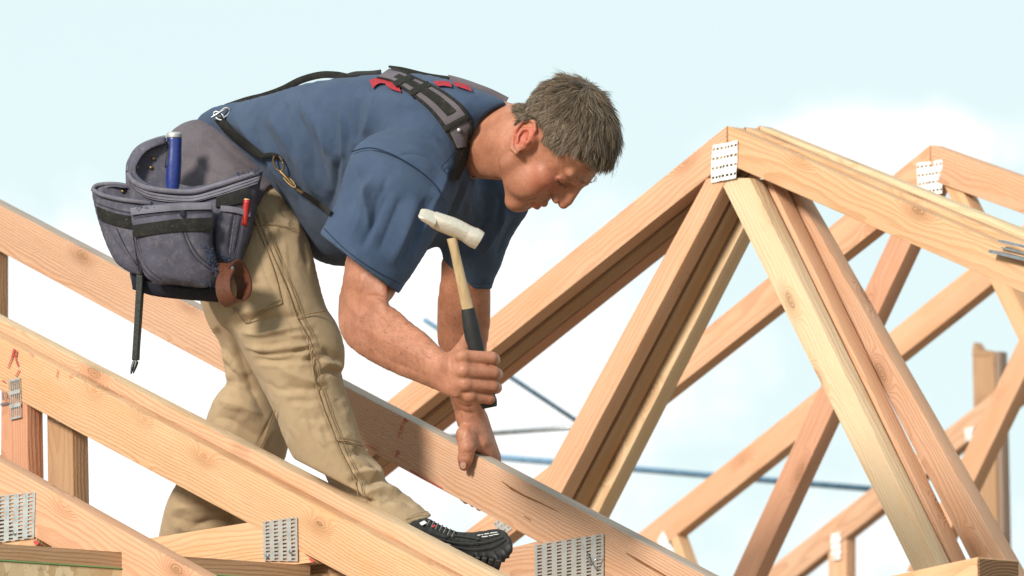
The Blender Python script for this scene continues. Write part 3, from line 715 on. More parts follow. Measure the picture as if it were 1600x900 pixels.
# the shin presses flat against the back of the doubled chord
_o, _du = W_([0, 0, 0])[0], [W_(np.eye(3)[i_])[0]-W_([0, 0, 0])[0] for i_ in range(3)]; _sn = np.array(S_AX)
def _clip(X, Y, Z):
    sd_ = (_o@_sn - (C1B+.043) + X*(_du[0]@_sn) + Y*(_du[1]@_sn) + Z*(_du[2]@_sn))*PXM      # < 0 in front of the back face
    sc_ = D0/(D0-Z/PXM); px_, py_ = 800+X*sc_, 450+Y*sc_
    return np.maximum(sd_, (.516*px_+480-py_)*.89).astype(np.float32)
g.cut((np.array([-500, 100, -700.]), np.array([-60, 480, 100.]), _clip), 3)
V, Q = g.nets(2); SF = []
F([(420, 330), (440, 400), (455, 470), (462, 497)], -1.6, 2.4); F([(462, 497), (480, 530), (487, 565), (487, 580)], -2.0, 2.6)
F([(487, 580), (505, 640), (530, 700), (556, 750), (570, 790)], -1.8, 2.4)
F([(362, 508), (400, 500), (450, 495), (500, 487)], -4, 8); F([(355, 495), (390, 486), (440, 478)], 3, 8)
F([(372, 520), (415, 520), (460, 508)], 4, 9); F([(392, 545), (430, 540), (480, 530)], 3.5, 8); F([(390, 560), (435, 562), (485, 548)], -3.5, 8)
F([(500, 545), (520, 555), (536, 570)], -5, 6); F([(490, 590), (515, 580), (536, 585)], -5, 6); F([(495, 565), (520, 570), (537, 578)], 5, 6)
F([(440, 600), (480, 610), (520, 600)], -3, 8); F([(430, 570), (470, 590), (515, 600)], 3, 8)
F([(550, 700), (575, 715), (598, 735)], -4, 6); F([(540, 712), (570, 730), (598, 748)], 4, 6); F([(540, 755), (570, 748), (600, 755)], -5, 7); F([(560, 775), (590, 765), (625, 770)], 4, 7)
F([(590, 790), (620, 780), (650, 790)], -3.5, 6); F([(600, 742), (585, 752), (560, 757)], -4, 5)
F([(528, 690), (552, 690), (566, 697)], -2, 2.2)
F([(384, 504), (410, 490), (442, 474)], -2, 2.4); F([(352, 470), (384, 504)], -1.2, 2.2)
F([(405, 330), (392, 360), (420, 440), (441, 474)], -1.4, 2.2)
F([(345, 540), (365, 570), (390, 590)], 4, 8); F([(352, 595), (375, 600), (405, 620)], -5, 8); F([(340, 625), (370, 632), (415, 650)], 4, 9); F([(332, 650), (365, 660), (405, 690)], -4, 9)
F([(335, 510), (350, 540), (362, 580)], -4, 7); F([(430, 640), (400, 700)], -1.6, 2.5); F([(362, 520), (380, 570), (402, 625), (420, 660)], -4, 7)
F([(262, 800), (300, 790), (340, 795)], 3, 9); F([(270, 770), (310, 765), (350, 785)], -3, 8); F([(290, 830), (330, 815), (370, 820)], -3, 8)
F([(455, 310), (440, 330), (470, 350)], -2, 5)
SF += fold_family([(345, 505), (400, 512), (470, 500), (510, 495)], [(395, 570), (440, 575), (500, 570), (535, 562)], 10, 4.2, 4.6, 4)
SF += fold_family([(520, 700), (560, 705), (590, 725)], [(590, 790), (620, 790), (655, 795)], 8, 3.8, 4.4, 5)
SF += fold_family([(410, 590), (450, 600), (520, 590)], [(500, 690), (530, 690), (560, 670)], 8, 2.6, 6, 6)
SF += fold_family([(330, 520), (360, 560), (385, 600)], [(330, 640), (370, 640), (420, 660)], 8, 3.6, 5, 7)
SF += fold_family([(440, 320), (430, 380), (440, 450)], [(480, 350), (490, 410), (495, 460)], 6, 2.2, 6, 8)
SF += fold_family([(395, 500), (430, 506), (470, 505)], [(470, 560), (500, 572), (532, 578)], 7, 3.4, 4, 11)
SF += fold_family([(520, 610), (530, 640), (545, 680)], [(545, 610), (552, 650), (566, 690)], 4, 2.2, 5, 12)
SF += fold_family([(470, 640), (490, 690), (530, 740)], [(520, 640), (540, 690), (570, 740)], 5, 2.4, 7, 13)
SF += fold_family([(255, 840), (300, 850), (360, 850)], [(280, 760), (330, 770), (380, 790)], 6, 3.2, 6, 14)
V = folds(V, Q, SF, -.1); V = relax(V, Q, 1, .2); VT = V
trousers = finish('trousers', V, Q, M_KHAKI, person)

# ---- skin: right arm and fist
bodyV, bodyQ = [], []
def keep(V, Q, flip=True):
    o = sum(len(v) for v in bodyV); bodyV.append(W_(V)); bodyQ.append((Q[:, ::-1] if flip else Q)+o)
g = Grid((-310, -130, -120), (25, 240, 400), 1.9)
FOREARM = [(543, 400), (536, 440), (530, 470), (529, 505), (538, 530), (555, 548), (585, 567), (620, 584), (655, 598), (700, 616), (716, 618), (722, 600), (722, 575), (712, 556), (695, 550), (668, 524), (640, 503), (618, 484), (606, 475), (607, 462), (606, 440), (604, 410), (594, 375), (558, 380)]
g.add(inflate(FOREARM, [(580, 400, 95), (565, 490, 95), (700, 585, 258)], .92))
g.add(cone(P(604, 330, 55), P(580, 440, 93), 36, 41), 20)
wr = P(703, 586, 256)
MCP = [P(724, 558, 292), P(725, 579, 297), P(728, 600, 292), P(735, 619, 283)]
PIP = [P(768, 560, 276), P(771, 583, 281), P(770, 604, 277), P(764, 623, 270)]
DIP = [P(772, 562, 246), P(776, 585, 250), P(775, 606, 247), P(768, 625, 244)]
TIP = [P(752, 562, 232), P(755, 586, 234), P(754, 607, 233), P(748, 625, 232)]
for i in range(4):
    r = (10.6, 10.8, 10.2, 9.0)[i]
    g.add(cone(wr+np.array([4, (i-1.5)*9, 0]), MCP[i], 19, r+.8), 9)
for i in range(4):
    r = (10.4, 10.7, 10.0, 8.8)[i]
    gg = Grid(g.lo, g.lo+(g.n-1)*g.h, g.h) if False else g
    g.add(cone(MCP[i], PIP[i], r+.9, r-.2), 3.2); g.add(cone(PIP[i], DIP[i], r-.2, r-1), 2.0); g.add(cone(DIP[i], TIP[i], r-1, r-2), 2.0)
    g.add(ell(MCP[i]+np.array([-1, 0, 5]), (9, 8, 7)), 4)
# thumb along the near left of the handle, tip resting on its far side
TH_ = [P(706, 572, 268), P(722, 546, 262), P(733, 528, 252), P(737, 516, 246)]
tube(g, TH_, [15, 11.5, 10, 8.2], 8, 3)
for a_, b_ in ((P(745, 569.5, 300), P(772, 571.5, 285)), (P(747, 590.5, 302), P(774, 594, 287)), (P(748, 610.5, 296), P(770, 614, 282))): g.cut(cone(a_, b_, 2.2, 2.2), 2.5)
V, Q = g.nets(1)
# tendons, crease at the elbow bend, veins
V = folds(V, Q, [([(607, 476), (600, 468), (585, 462), (570, 465)], -3, 4), ([(640, 500), (622, 490), (606, 480)], 1.2, 8), ([(545, 500), (580, 520), (640, 550), (690, 575)], 2.2, 12),
                 ([(560, 470), (600, 500), (650, 535)], -2, 9), ([(705, 556), (704, 580), (708, 606)], -1.6, 3), ([(697, 553), (696, 580), (699, 606)], -1.2, 2.5), ([(575, 545), (620, 568), (670, 590)], -1.5, 6),
                 ([(560, 420), (566, 440), (562, 460)], 1.6, 3), ([(590, 500), (615, 515), (650, 530), (676, 552)], 1.4, 2.2), ([(540, 450), (550, 480), (575, 500)], 2.5, 10)], -.2)
keep(V, Q); VFR, QFR = V, Q[:, ::-1]

# ---- skin: left arm, hand clamped over the second chord
wf = plane_w(735, 700, C2)                       # depth of that chord's front face
g = Grid((-140, -60, -640), (60, 380, -180), 1.9)
ARM_L = [(694, 400), (690, 430), (685, 468), (683, 520), (688, 548), (694, 585), (704, 622), (712, 650), (717, 668), (740, 682), (758, 668), (757, 640), (757, 600), (758, 556), (764, 515), (766, 470), (765, 440), (762, 390), (725, 380)]
g.add(inflate(ARM_L, [(735, 400, -250), (728, 500, -315), (737, 660, wf-18), (745, 500, -315)], .95))
hw = wf-16
KN = [P(752, 690, hw+8), P(761, 700, hw-4), P(767, 708, hw-18), P(770, 714, hw-32)]   # knuckle row running away over the chord's top edge
pw = P(737, 655, hw)
for i in range(4): g.add(cone(pw+np.array([(i-1.2)*5, 0, (1.2-i)*7]), KN[i], 17, 12.5), 9)
g.add(ell(P(730, 688, hw+6), (16, 15, 20)), 8)
# thumb down the front face
tube(g, [P(728, 680, wf+6), P(730, 700, wf+17), P(727, 717, wf+15), P(725.5, 727, wf+12)], [17, 13.5, 12, 9.2], 8, 4)
# web of the thumb
g.add(cone(P(735, 690, wf+8), P(772, 716, wf-22), 9, 6), 10)
# four fingers go down behind the chord, tips show under its lower edge
wb = wf-.038*PXM/.643-14
tips = [(724, 781), (729, 785), (740, 790), (750, 796)]
for i in range(4):
    b_ = P(770+2*i, 730+i*5, wb-6-i*4); c_ = P(757+i*3, 765+i*2, wb-8-i*5); d_ = P(tips[i][0]+2, tips[i][1]-8, wb-2-6*i); e_ = P(tips[i][0], tips[i][1]-4, wb+10-6*i)
    tube(g, [KN[i], b_, c_, d_, e_], [12, 10.5, 9.5, 8.8, 7.2], 5, 3)
V, Q = g.nets(1)
V = folds(V, Q, [([(716, 690), (722, 676), (728, 665)], -1.5, 3), ([(742, 700), (738, 690), (730, 684)], 1.5, 4), ([(720, 640), (726, 652), (730, 662)], 1.2, 2.5), ([(716, 630), (728, 636), (740, 634)], -1.2, 2), ([(715, 638), (728, 645), (745, 645)], -1.2, 2),
                 ([(740, 665), (750, 682), (762, 700)], 1.5, 3), ([(733, 664), (741, 684)], -1.0, 3), ([(722, 706), (732, 708), (738, 706)], -1.1, 1.8), ([(721, 712), (730, 714)], -.9, 1.6), ([(700, 560), (706, 600), (716, 640)], 1.3, 4), ([(745, 560), (740, 610), (738, 650)], -1.5, 6)], -.2)
keep(V, Q)
VHL, QHL = V, Q[:, ::-1]
# hidden trunk and legs under the clothes, so the body is whole
g = Grid((-560, -300, -800), (60, 440, 120), 8.0)
tube(g, [P(340, 330, -470), P(460, 260, -380), P(600, 230, -220), P(715, 215, -110)], [36, 44, 60, 45], 20)
tube(g, [P(700, 220, -110), P(640, 260, 20), P(600, 330, 85)], [40, 40, 36], 15); tube(g, [P(705, 250, -170), P(752, 335, -220), P(738, 420, -260)], [30, 26, 24], 15)
tube(g, [P(375, 340, -410), P(430, 470, -365), P(475, 580, -335), P(528, 690, -325), P(612, 808, WBK(622, 815)-112)], [34, 28, 22, 18, 15], 15)
tube(g, [P(360, 380, -500), P(385, 500, -590), P(395, 610, -690), P(360, 740, -720), P(315, 860, -735)], [28, 20, 20, 20, 18], 15)
keep(*g.nets(2))

# ================================================================== head, modelled upright in millimetres: x to the face, y to the near side, z up
e_u = np.array([.933, -.36, 0]); e_f = np.array([.36, .933, 0]); e_w = np.array([0, 0, 1.0])
yaw, roll = rad(8), rad(25)
Xh = math.cos(yaw)*e_f + math.sin(yaw)*e_w; Y1 = -math.sin(yaw)*e_f + math.cos(yaw)*e_w
Zh = math.cos(roll)*e_u + math.sin(roll)*Y1; Yh = math.cos(roll)*Y1 - math.sin(roll)*e_u
HO = P(852, 213, 55); HS = .95
HM = np.stack([Xh, Yh, Zh], 1)*HS
def H2P(v): return np.asarray(v, float) @ HM.T + HO
def P2H(p): return (np.asarray(p, float)-HO) @ np.linalg.inv(HM).T
g = Grid((-135, -105, -190), (145, 105, 150), 1.7)
g.add(ell((2, 0, 45), (78, 73, 72)))
g.add(ell((34, 0, 56), (56, 63, 54)), 20)
g.add(ell((48, 0, -8), (46, 58, 62)), 22)
g.add(ell((25, 0, -45), (52, 54, 46)), 20)
for s in (-1, 1):
    g.add(cone((14, 57*s, -20), (24, 48*s, -55), 13, 11), 20); g.add(cone((24, 48*s, -55), (76, 14*s, -90), 11, 12), 18)
    g.add(ell((66, 43*s, -6), (20, 19, 14)), 14)                                 # cheekbone
    g.add(ell((62, 36*s, -42), (28, 24, 32)), 16)                                # cheek
    g.add(cone((93, 9*s, 34), (80, 40*s, 37), 8.5, 7), 9)                        # brow ridge
    g.cut(ell((99, 31*s, 17), (15, 18, 9)), 9)                                  # socket
    g.add(ell((77, 31*s, 16), (13, 15, 12)), 4); g.add(cone((93, 15*s, 25), (74, 46*s, 18), 5, 2), 7)                      # lids over the lowered eye
g.add(ell((80, 0, -86), (16, 22, 17)), 14)
g.add(ell((74, 0, -56), (27, 34, 32)), 14)
# nose
g.add(cone((94, 0, 30), (112, 0, -4), 7, 8.6), 9); g.add(cone((111, 0, -4), (114, 0, -13), 8.2, 8.7), 3); g.add(cone((90, 0, 10), (96, 0, -12), 11, 13), 10)
for s in (-1, 1):
    g.add(ell((102, 12*s, -18), (9.5, 6.2, 7)), 3.5)
g.cut(cone((108, 6.5, -29), (112, 5, -22), 3.4, 2), 1.5); g.cut(cone((108, -6.5, -29), (112, -5, -22), 3.4, 2), 1.5)
# lips
for s in (-1, 1):
    g.add(cone((100, 0, -45), (90, 23*s, -51), 5, 3), 5); g.add(cone((98, 0, -60), (88, 22*s, -56), 5.8, 3), 5)
    g.cut(cone((106, 0, -53), (96, 20*s, -53.5), 1.8, 1.8), 1.6); g.cut(cone((96, 20*s, -53.5), (87, 29*s, -57), 2.0, 1.2), 2.0)
g.cut(ell((106, 0, -70), (9, 18, 4)), 8)                                         # under the lower lip
g.cut(cone((104, 0, -35), (104, 0, -41), 2.0, 2.0), 2.5)
for s in (-1, 1):
    # eye slit, lid crease, crow's feet, smile line, brow furrows
    g.cut(cone((94, 18*s, 11.5), (91, 33*s, 10.5), 2.3, 2.3), 1.2); g.cut(cone((91, 33*s, 10.5), (80, 47*s, 14), 2.2, 1.0), 1.6)
    g.cut(cone((92, 19*s, 18.5), (84, 44*s, 17), 1.4, 1.2), 2.0)
    for (dz, dx) in ((3, 0), (-2, -1), (8, -2)): g.cut(cone((76, 47*s, 15+dz*.5), (62, 56.5*s, 15+dz*1.9), 1.9, 1.0), 3)
    g.cut(cone((104, 18*s, -22), (92, 31*s, -42), 3.2, 2.6), 4); g.cut(cone((92, 31*s, -42), (84, 33*s, -60), 2.6, 1.6), 4)
    g.cut(cone((92, 14*s, 9), (78, 40*s, 3), 1.8, 1.2), 3.5)
for zz in (52, 62, 71): 
    for s in (-1, 1): g.cut(cone((95-(zz-52)*.25, 0, zz), (83-(zz-52)*.25, 34*s, zz+1), 2.0, 1.2), 4)
g.cut(cone((99, 4, 30), (99, 5, 42), 1.3, 1), 2.5); g.cut(cone((99, -4, 30), (99, -5, 42), 1.3, 1), 2.5)
# temple hollow, hollow behind the jaw
for s in (-1, 1): g.cut(ell((54, 76*s, 28), (20, 9, 18)), 14)
# ears
for s in (-1, 1):
    Re = rot('Z', 22*s) @ rot('Y', -38)
    ce = np.array([0, 73*s, -3])
    def ep(a, b, c): return ce + Re @ np.array([a, c*s, b])
    g.add(cone(ep(6, 6, -8), ep(4, -8, -8), 14, 12), 6)
    g.add(ell(ce + Re @ np.array([-2, 0, 2]), (17, 5.5, 29), Re), 4)
    g.cut(ell(ce + Re @ np.array([0, 6.5*s, -1]), (10.5, 6.5, 15), Re), 2)
    hel = [ep(13, 6, 1), ep(13, 20, 3), ep(5, 30, 5), ep(-7, 30, 6), ep(-17, 19, 7), ep(-18, 3, 7), ep(-13, -13, 5), ep(-5, -25, 3), ep(4, -27, 1)]
    tube(g, hel, [3, 3.3, 3.6, 3.8, 3.9, 3.7, 3.6, 5.2, 4.5], 2, 1.5)
    tube(g, [ep(2, 16, 4), ep(-8, 10, 5), ep(-9, -3, 5), ep(-3, -13, 4)], [2.4, 2.8, 2.8, 2.6], 2, 1.2)
    g.add(ell(ep(13, -4, 3), (4, 3.5, 6)), 2)
    g.cut(cone(ep(6, -2, 5), ep(12, -3, -6), 4.4, 3), 1.5)
# neck runs down inside the collar
n0, n1, n2 = P2H(P(822, 226, 8)), P2H(P(765, 216, -55)), P2H(P(715, 214, -120))
g.add(cone(n0, n1, 60/HS, 60/HS), 16)
g.add(cone(n1, n1+(n2-n1)*.55, 60/HS, 66/HS), 10)
g.add(cone(P2H(P(792, 262, 30)), P2H(P(758, 254, -40)), 17/HS, 20/HS), 18)
V, Q = g.nets(1)
V0h = V.copy()
VH = H2P(V); 
keep(VH, Q, True)

# ---- hair: short greying brown, combed forward from the crown
NH = vnormals(V0h, Q)
if (NH*(V0h-np.array([10, 0, 20]))).sum(1).mean() < 0: NH = -NH
HX = [-90, -75, -34, -24, -18, 0, 14, 38, 46, 70, 90, 120]; HZ = [-46, -44, -24, -10, 14, 27, 18, 38, 68, 78, 81, 83]
def scalp(p, m=0.0): return p[:, 2] > np.interp(p[:, 0], HX, HZ) + m
rs = np.random.RandomState(3)
ear_d = np.minimum(np.linalg.norm((V0h-np.array([-2, 78, 0]))/np.array([20, 16, 30]), axis=1), np.linalg.norm((V0h-np.array([-2, -78, 0]))/np.array([20, 16, 30]), axis=1))
onsc = scalp(V0h) & (ear_d > 1.22) & (V0h[:, 2] > -60) & (np.abs(V0h[:, 1]) < 82)
edge = np.clip((V0h[:, 2]-np.interp(V0h[:, 0], HX, HZ))/14, 0, 1)
fq = onsc[Q].all(1); used = np.unique(Q[fq]); remap = np.full(len(V0h), -1); remap[used] = np.arange(len(used))
capV = V0h[used]+NH[used]*(edge[used]*2.4)[:, None]
def hair_mat():
    k = NT('hair'); at = k.n('ShaderNodeAttribute'); at.attribute_name = 'tone'; v = k.tc.outputs['Object']
    co = k.mix(at.outputs['Fac'], (.052, .035, .021), (.205, .148, .098)); k.col(co); k.rough(.5); k.b.inputs['Specular IOR Level'].default_value = .35; return k.m
M_HAIR = hair_mat()
roots = np.where(onsc & (edge > .02))[0]
crown = np.array([-38, 0, 112])
nS = 23000; ri = rs.choice(roots, nS); R0 = V0h[ri]+rs.normal(0, 1.0, (nS, 3)); Nn = NH[ri]; ed = edge[ri]
clr = rs.choice(roots, 650); CP_ = V0h[clr]
cid = np.empty(nS, int)
for i in range(0, nS, 1500): cid[i:i+1500] = ((R0[i:i+1500, None]-CP_[None])**2).sum(2).argmin(1)
def flow(p, n):
    d = p-crown; d = d + np.array([26, 0, 0]); side = np.clip((np.abs(p[:, 1])-45)/25, 0, 1)
    d = d/np.linalg.norm(d, axis=1)[:, None]; d = d + side[:, None]*np.array([-.15, 0, -.8]); back = np.clip((-p[:, 0]-20)/40, 0, 1); d = d + back[:, None]*np.array([-.2, 0, -.7])
    d = d - n*(d*n).sum(1)[:, None]; return d/np.maximum(np.linalg.norm(d, axis=1), 1e-6)[:, None]
cj = rs.normal(0, .30, (650, 3)); cl_ = rs.uniform(.75, 1.25, 650); ctone = rs.uniform(0, 1, 650); clift = rs.uniform(.6, 1.35, 650)
T_ = flow(R0, Nn) + cj[cid] + rs.normal(0, .13, (nS, 3)); T_ -= Nn*(T_*Nn).sum(1)[:, None]*.8; T_ /= np.linalg.norm(T_, axis=1)[:, None]
top = np.clip((R0[:, 2]-30)/50, 0, 1); Ls = (11 + 16*top)*(.45+.55*ed)*cl_[cid]*rs.uniform(.62, 1.2, nS); front = np.clip((R0[:, 0]-55)/30, 0, 1); Ls *= 1+.22*front
lift = (2.6+3.2*top)*(.35+.65*ed)*clift[cid]*rs.uniform(.75, 1.15, nS)
stray = rs.uniform(0, 1, nS) < .035; lift = np.where(stray, lift*1.9+1, lift); Ls = np.where(stray, Ls*1.25, Ls)
Tc = flow(CP_, NH[clr]) + cj; NSEG = 5; pts = []
tipc = CP_ + Tc*(24*cl_)[:, None]*(.5+.5*np.clip((CP_[:, 2]-30)/50, 0, 1))[:, None] + NH[clr]*(6*clift)[:, None]
wav = rs.uniform(0, 6.28, nS)
for j in range(NSEG+1):
    t = j/NSEG; p = R0 + T_*(Ls*t)[:, None] + Nn*(lift*(1-(1-t)**2)*(1.15-.35*t))[:, None]
    p = p + np.array([0, 0, -1.0])*(front*3*t*t)[:, None] + np.cross(T_, Nn)*(np.sin(wav+t*5)*.8*t)[:, None]
    p = p*(1-.22*t*t) + (p+(tipc[cid]-(R0+T_*Ls[:, None]+Nn*lift[:, None])))*(.22*t*t) ; pts.append(p)
sideV = np.cross(T_, Nn); sideV = sideV*.8 + Nn*rs.normal(0, .5, (nS, 1)); sideV /= np.linalg.norm(sideV, axis=1)[:, None]
hv, hq, htone = [capV], [remap[Q[fq]]], [np.full(len(capV), .15)]; o0 = len(capV); wdt = rs.uniform(.28, .52, nS)
tone = np.clip(.42*ctone[cid]+rs.uniform(0, .55, nS)+.12, 0, 1)
for j, p in enumerate(pts):
    w_ = (wdt*(1-.75*(j/NSEG)**2))[:, None]; hv += [p-sideV*w_, p+sideV*w_]; htone += [tone, tone]
for j in range(NSEG):
    a = o0+j*2*nS+np.arange(nS); hq.append(np.stack([a, a+nS, a+3*nS, a+2*nS], 1))
hairV = np.concatenate(hv); hairT = np.concatenate(htone)
me = np_mesh('hair', W_(H2P(hairV))-np.array(ORG)[None], np.concatenate(hq)[:, ::-1])
def attr(me, name, vals):
    a = me.attributes.new(name, 'FLOAT', 'POINT'); a.data.foreach_set('value', np.ascontiguousarray(vals, np.float32))
attr(me, 'tone', hairT[:len(me.vertices)]); link('hair', me, M_HAIR, person)
# eyebrows
for s in (1, -1):
    bv, bq, bt = [], [], []
    for i in range(70):
        t = rs.uniform(0, 1); c0 = np.array([99-17*t*t, (9+34*t)*s, 39+4*math.sin(t*3)-1.5*t])+rs.normal(0, 1, 3)*np.array([.5, 1, 2.0])
        d = np.array([.1-.3*t, (.8+.2*t)*s, .45-.75*t])+rs.normal(0, .15, 3); d /= np.linalg.norm(d); L_ = rs.uniform(4, 7.5); o_ = np.array([.0, 0, .35])
        i0 = len(bv); bv += [c0-o_, c0+o_, c0+d*L_*.6+o_*.7+np.array([.8, 0, 0]), c0+d*L_*.6-o_*.7+np.array([.8, 0, 0]), c0+d*L_]; bq += [(i0, i0+1, i0+2, i0+3), (i0+3, i0+2, i0+4)]; bt += [rs.uniform(.35, .85)]*5
    me = mesh('eyebrow', W_(H2P(np.array(bv)))-np.array(ORG)[None], bq); attr(me, 'tone', bt); link('eyebrow', me, M_HAIR, person)
flush = np.zeros(len(V0h)); flush += np.exp(-(ear_d)**4)*1.0; flush += .35*np.exp(-(np.linalg.norm((V0h-np.array([116, 0, -12]))/np.array([18, 20, 16]), axis=1))**2)
flush += .75*np.exp(-(np.linalg.norm((np.abs(V0h)*np.array([1, 1, 0])+V0h*np.array([0, 0, 1])-np.array([72, 44, -10]))/np.array([28, 22, 24]), axis=1))**2)
lipm = .8*np.exp(-((np.linalg.norm((V0h-np.array([100, 0, -54]))/np.array([16, 24, 9]), axis=1))**4)); flush = np.clip(flush+lipm, 0, 1)
nb = sum(len(v) for v in bodyV); FLUSH = np.zeros(nb); FLUSH[nb-len(V0h):] = flush

# lashes along the lowered lids
lv_, lf_, r7 = [], [], np.random.RandomState(9)
for s in (-1, 1):
    for i in range(46):
        t = i/45; a = np.array([93.5-13*t**1.6, (18+28*t)*s, 11.5+1.5*t]); d = np.array([.75, .25*s, -.6])+r7.normal(0, .12, 3); d /= np.linalg.norm(d); o_ = np.array([0, .35, 0]); k_ = len(lv_); e = a+d*r7.uniform(4, 6.5); lv_ += [a-o_, a+o_, e]; lf_.append((k_, k_+1, k_+2))
me = mesh('eyelashes', W_(H2P(np.array(lv_)))-np.array(ORG)[None], lf_); attr(me, 'tone', np.zeros(len(lv_))); o = link('eyelashes', me, M_HAIR, person); o['kind'] = 'stuff'

# ================================================================== worn gear and tools
def shell(prim, r):
    return prim[0]-r, prim[1]+r, (lambda X, Y, Z: prim[2](X, Y, Z)-r)
def both(a, b):
    return np.maximum(a[0], b[0]), np.minimum(a[1], b[1]), (lambda X, Y, Z: np.maximum(a[2](X, Y, Z), b[2](X, Y, Z)))
def ribbon(name, e1, e2, surf, lift, thick, mat, parent, n=8, across=4, w0=None, groove=0.0):
    """strap lying on a surface between two edges traced in the photo"""
    a, b = spline(e1, n), spline(e2, n); m = min(len(a), len(b)); a, b = a[np.linspace(0, len(a)-1, m).astype(int)], b[np.linspace(0, len(b)-1, m).astype(int)]
    wt = np.zeros((m, across+1))
    for i in range(m):
        for j in range(across+1):
            q = a[i]+(b[i]-a[i])*j/across; wt[i, j] = w_at(surf, *q) if surf is not None else np.interp(i/(m-1), np.linspace(0, 1, len(w0)), w0)
    for _ in range(3):
        wt[1:-1] = (wt[:-2]+2*wt[1:-1]+wt[2:])/4; wt[:, 1:-1] = (wt[:, :-2]+2*wt[:, 1:-1]+wt[:, 2:])/4
    top = np.array([[P(*(a[i]+(b[i]-a[i])*j/across), wt[i, j]+lift+thick*(.6+.4*math.sin(math.pi*j/across))) for j in range(across+1)] for i in range(m)])
    bot = top.copy(); bot[:, :, 2] -= thick*1.6
    k = across+1; V = np.concatenate([top.reshape(-1, 3), bot.reshape(-1, 3)]); o = m*k; Q = []
    for i in range(m-1):
        for j in range(across):
            q = i*k+j; Q.append((q, q+1, q+k+1, q+k)); Q.append((o+q, o+q+k, o+q+k+1, o+q+1))
        q = i*k; Q.append((q, q+k, o+q+k, o+q)); q = i*k+across; Q.append((q, o+q, o+q+k, q+k))
    for i in (0, m-1):
        for j in range(across): q = i*k+j; Q.append((q, o+q, o+q+1, q+1))
    me = bpy.data.meshes.new(name); me.from_pydata([tuple(v) for v in (W_(V)-np.array(ROOT(parent))[None])], [], Q); bm = bmesh.new(); bm.from_mesh(me); bmesh.ops.recalc_face_normals(bm, faces=bm.faces); bm.to_mesh(me); bm.free()
    o_ = link(name, me, mat, parent, True)
    try: me.set_sharp_from_angle(angle=rad(50))
    except Exception: pass
    return o_
def ROOT(o):
    while o.parent is not None: o = o.parent
    return Vector(o.location)
def rope(name, pts, r, mat, parent, seg=10, n=5, root=None, flat=None):
    """pts in px units"""
    c = spline(pts, n); rr = r if np.isscalar(r) else np.interp(np.linspace(0, 1, len(c)), np.linspace(0, 1, len(r)), r)
    rr = np.full(len(c), rr) if np.isscalar(rr) else rr
    me = tube_mesh(name, [Vector(v) for v in W_(c)], [x/PXM for x in rr], seg); me.transform(Matrix.Translation(-ROOT(parent))); return link(name, me, mat, parent, True)
def sculpt(name, lo, hi, h, prims, mat, parent, sm=2, fold=None):
    g = Grid(lo, hi, h)
    for op, pr, k in prims: (g.add if op == '+' else g.cut)(pr, k)
    V, Q = g.nets(sm)
    if fold: V = folds(V, Q, fold, -.1)
    me = np_mesh(name, W_(V)-np.array(ROOT(parent))[None], Q[:, ::-1]); link(name, me, mat, parent); return V, bpy.data.objects[me.name] if me.name in bpy.data.objects else COL.objects[-1]
def box_of(poly, w0, w1, m=14):
    q = np.array([P(x, y, w)[:2] for x, y in poly for w in (w0, w1)]); return (q[:, 0].min()-m, q[:, 1].min()-m, w0-m), (q[:, 0].max()+m, q[:, 1].max()+m, w1+m)
def canvas(name, c, dust, amt):
    k = NT(name); v = k.tc.outputs['Object']; n1 = k.noise(v, 9, 5, .6); n2 = k.noise(v, 60, 5, .7); n3 = k.noise(v, 1400, 2, .6); n4 = k.noise(v, 230, 4, .75)
    co = k.mix(k.rng(n1, .3, .7), c, [x*1.45 for x in c]); co = k.mix(k.ma('MULTIPLY', k.rng(n2, .45, .75), amt), co, dust); co = k.mix(k.ma('MULTIPLY', k.rng(n4, .60, .70), .75*amt), co, (.36, .30, .24))
    co = k.mix(k.ma('MULTIPLY', n3, .3), co, [x*.5 for x in c]); k.col(co).rough(.95); k.b.inputs['Specular IOR Level'].default_value = .12
    k.bump(k.ma('ADD', k.ma('MULTIPLY', n3, .4), k.ma('ADD', k.ma('MULTIPLY', n2, 1.0), k.ma('MULTIPLY', k.noise(v, 20, 3), 1.3))), .45, .004); return k.m
M_CANV = canvas('worn_canvas', (.074, .072, .098), (.19, .18, .19), .65)
M_CANV2 = canvas('pad_canvas', (.098, .085, .098), (.17, .15, .15), .35)
M_CANVL = canvas('faded_canvas', (.125, .12, .15), (.24, .23, .24), .6)
M_INNER = canvas('dark_lining', (.022, .024, .036), (.06, .055, .06), .3)
M_WEB = canvas('black_webbing', (.018, .018, .017), (.075, .065, .05), .35)
def plain(name, c, r, met=0, spec=.5, bump=None):
    k = NT(name); n1 = k.noise(k.tc.outputs['Object'], 120, 4, .6); k.col(k.mix(k.rng(n1, .35, .7), c, [x*.7 for x in c])).rough(r); k.b.inputs['Metallic'].default_value = met; k.b.inputs['Specular IOR Level'].default_value = spec
    if bump: k.bump(k.noise(k.tc.outputs['Object'], bump, 4, .6), .4, .0015)
    return k.m
M_LEATH = plain('brown_leather', (.11, .036, .018), .42, bump=260)
M_BRASS = plain('antique_brass', (.27, .18, .085), .4, .8)
M_RUBB = plain('black_rubber', (.011, .011, .012), .6, bump=500)
M_RED = plain('red_paint', (.42, .025, .025), .4)
M_BLUEP = plain('blue_plastic', (.022, .04, .20), .3)

belt = thing('tool_belt', 'worn grey canvas tool belt with pouches and padded suspenders on the carpenter', 'tool belt', Vector(W_(P(300, 330, -300))[0]))
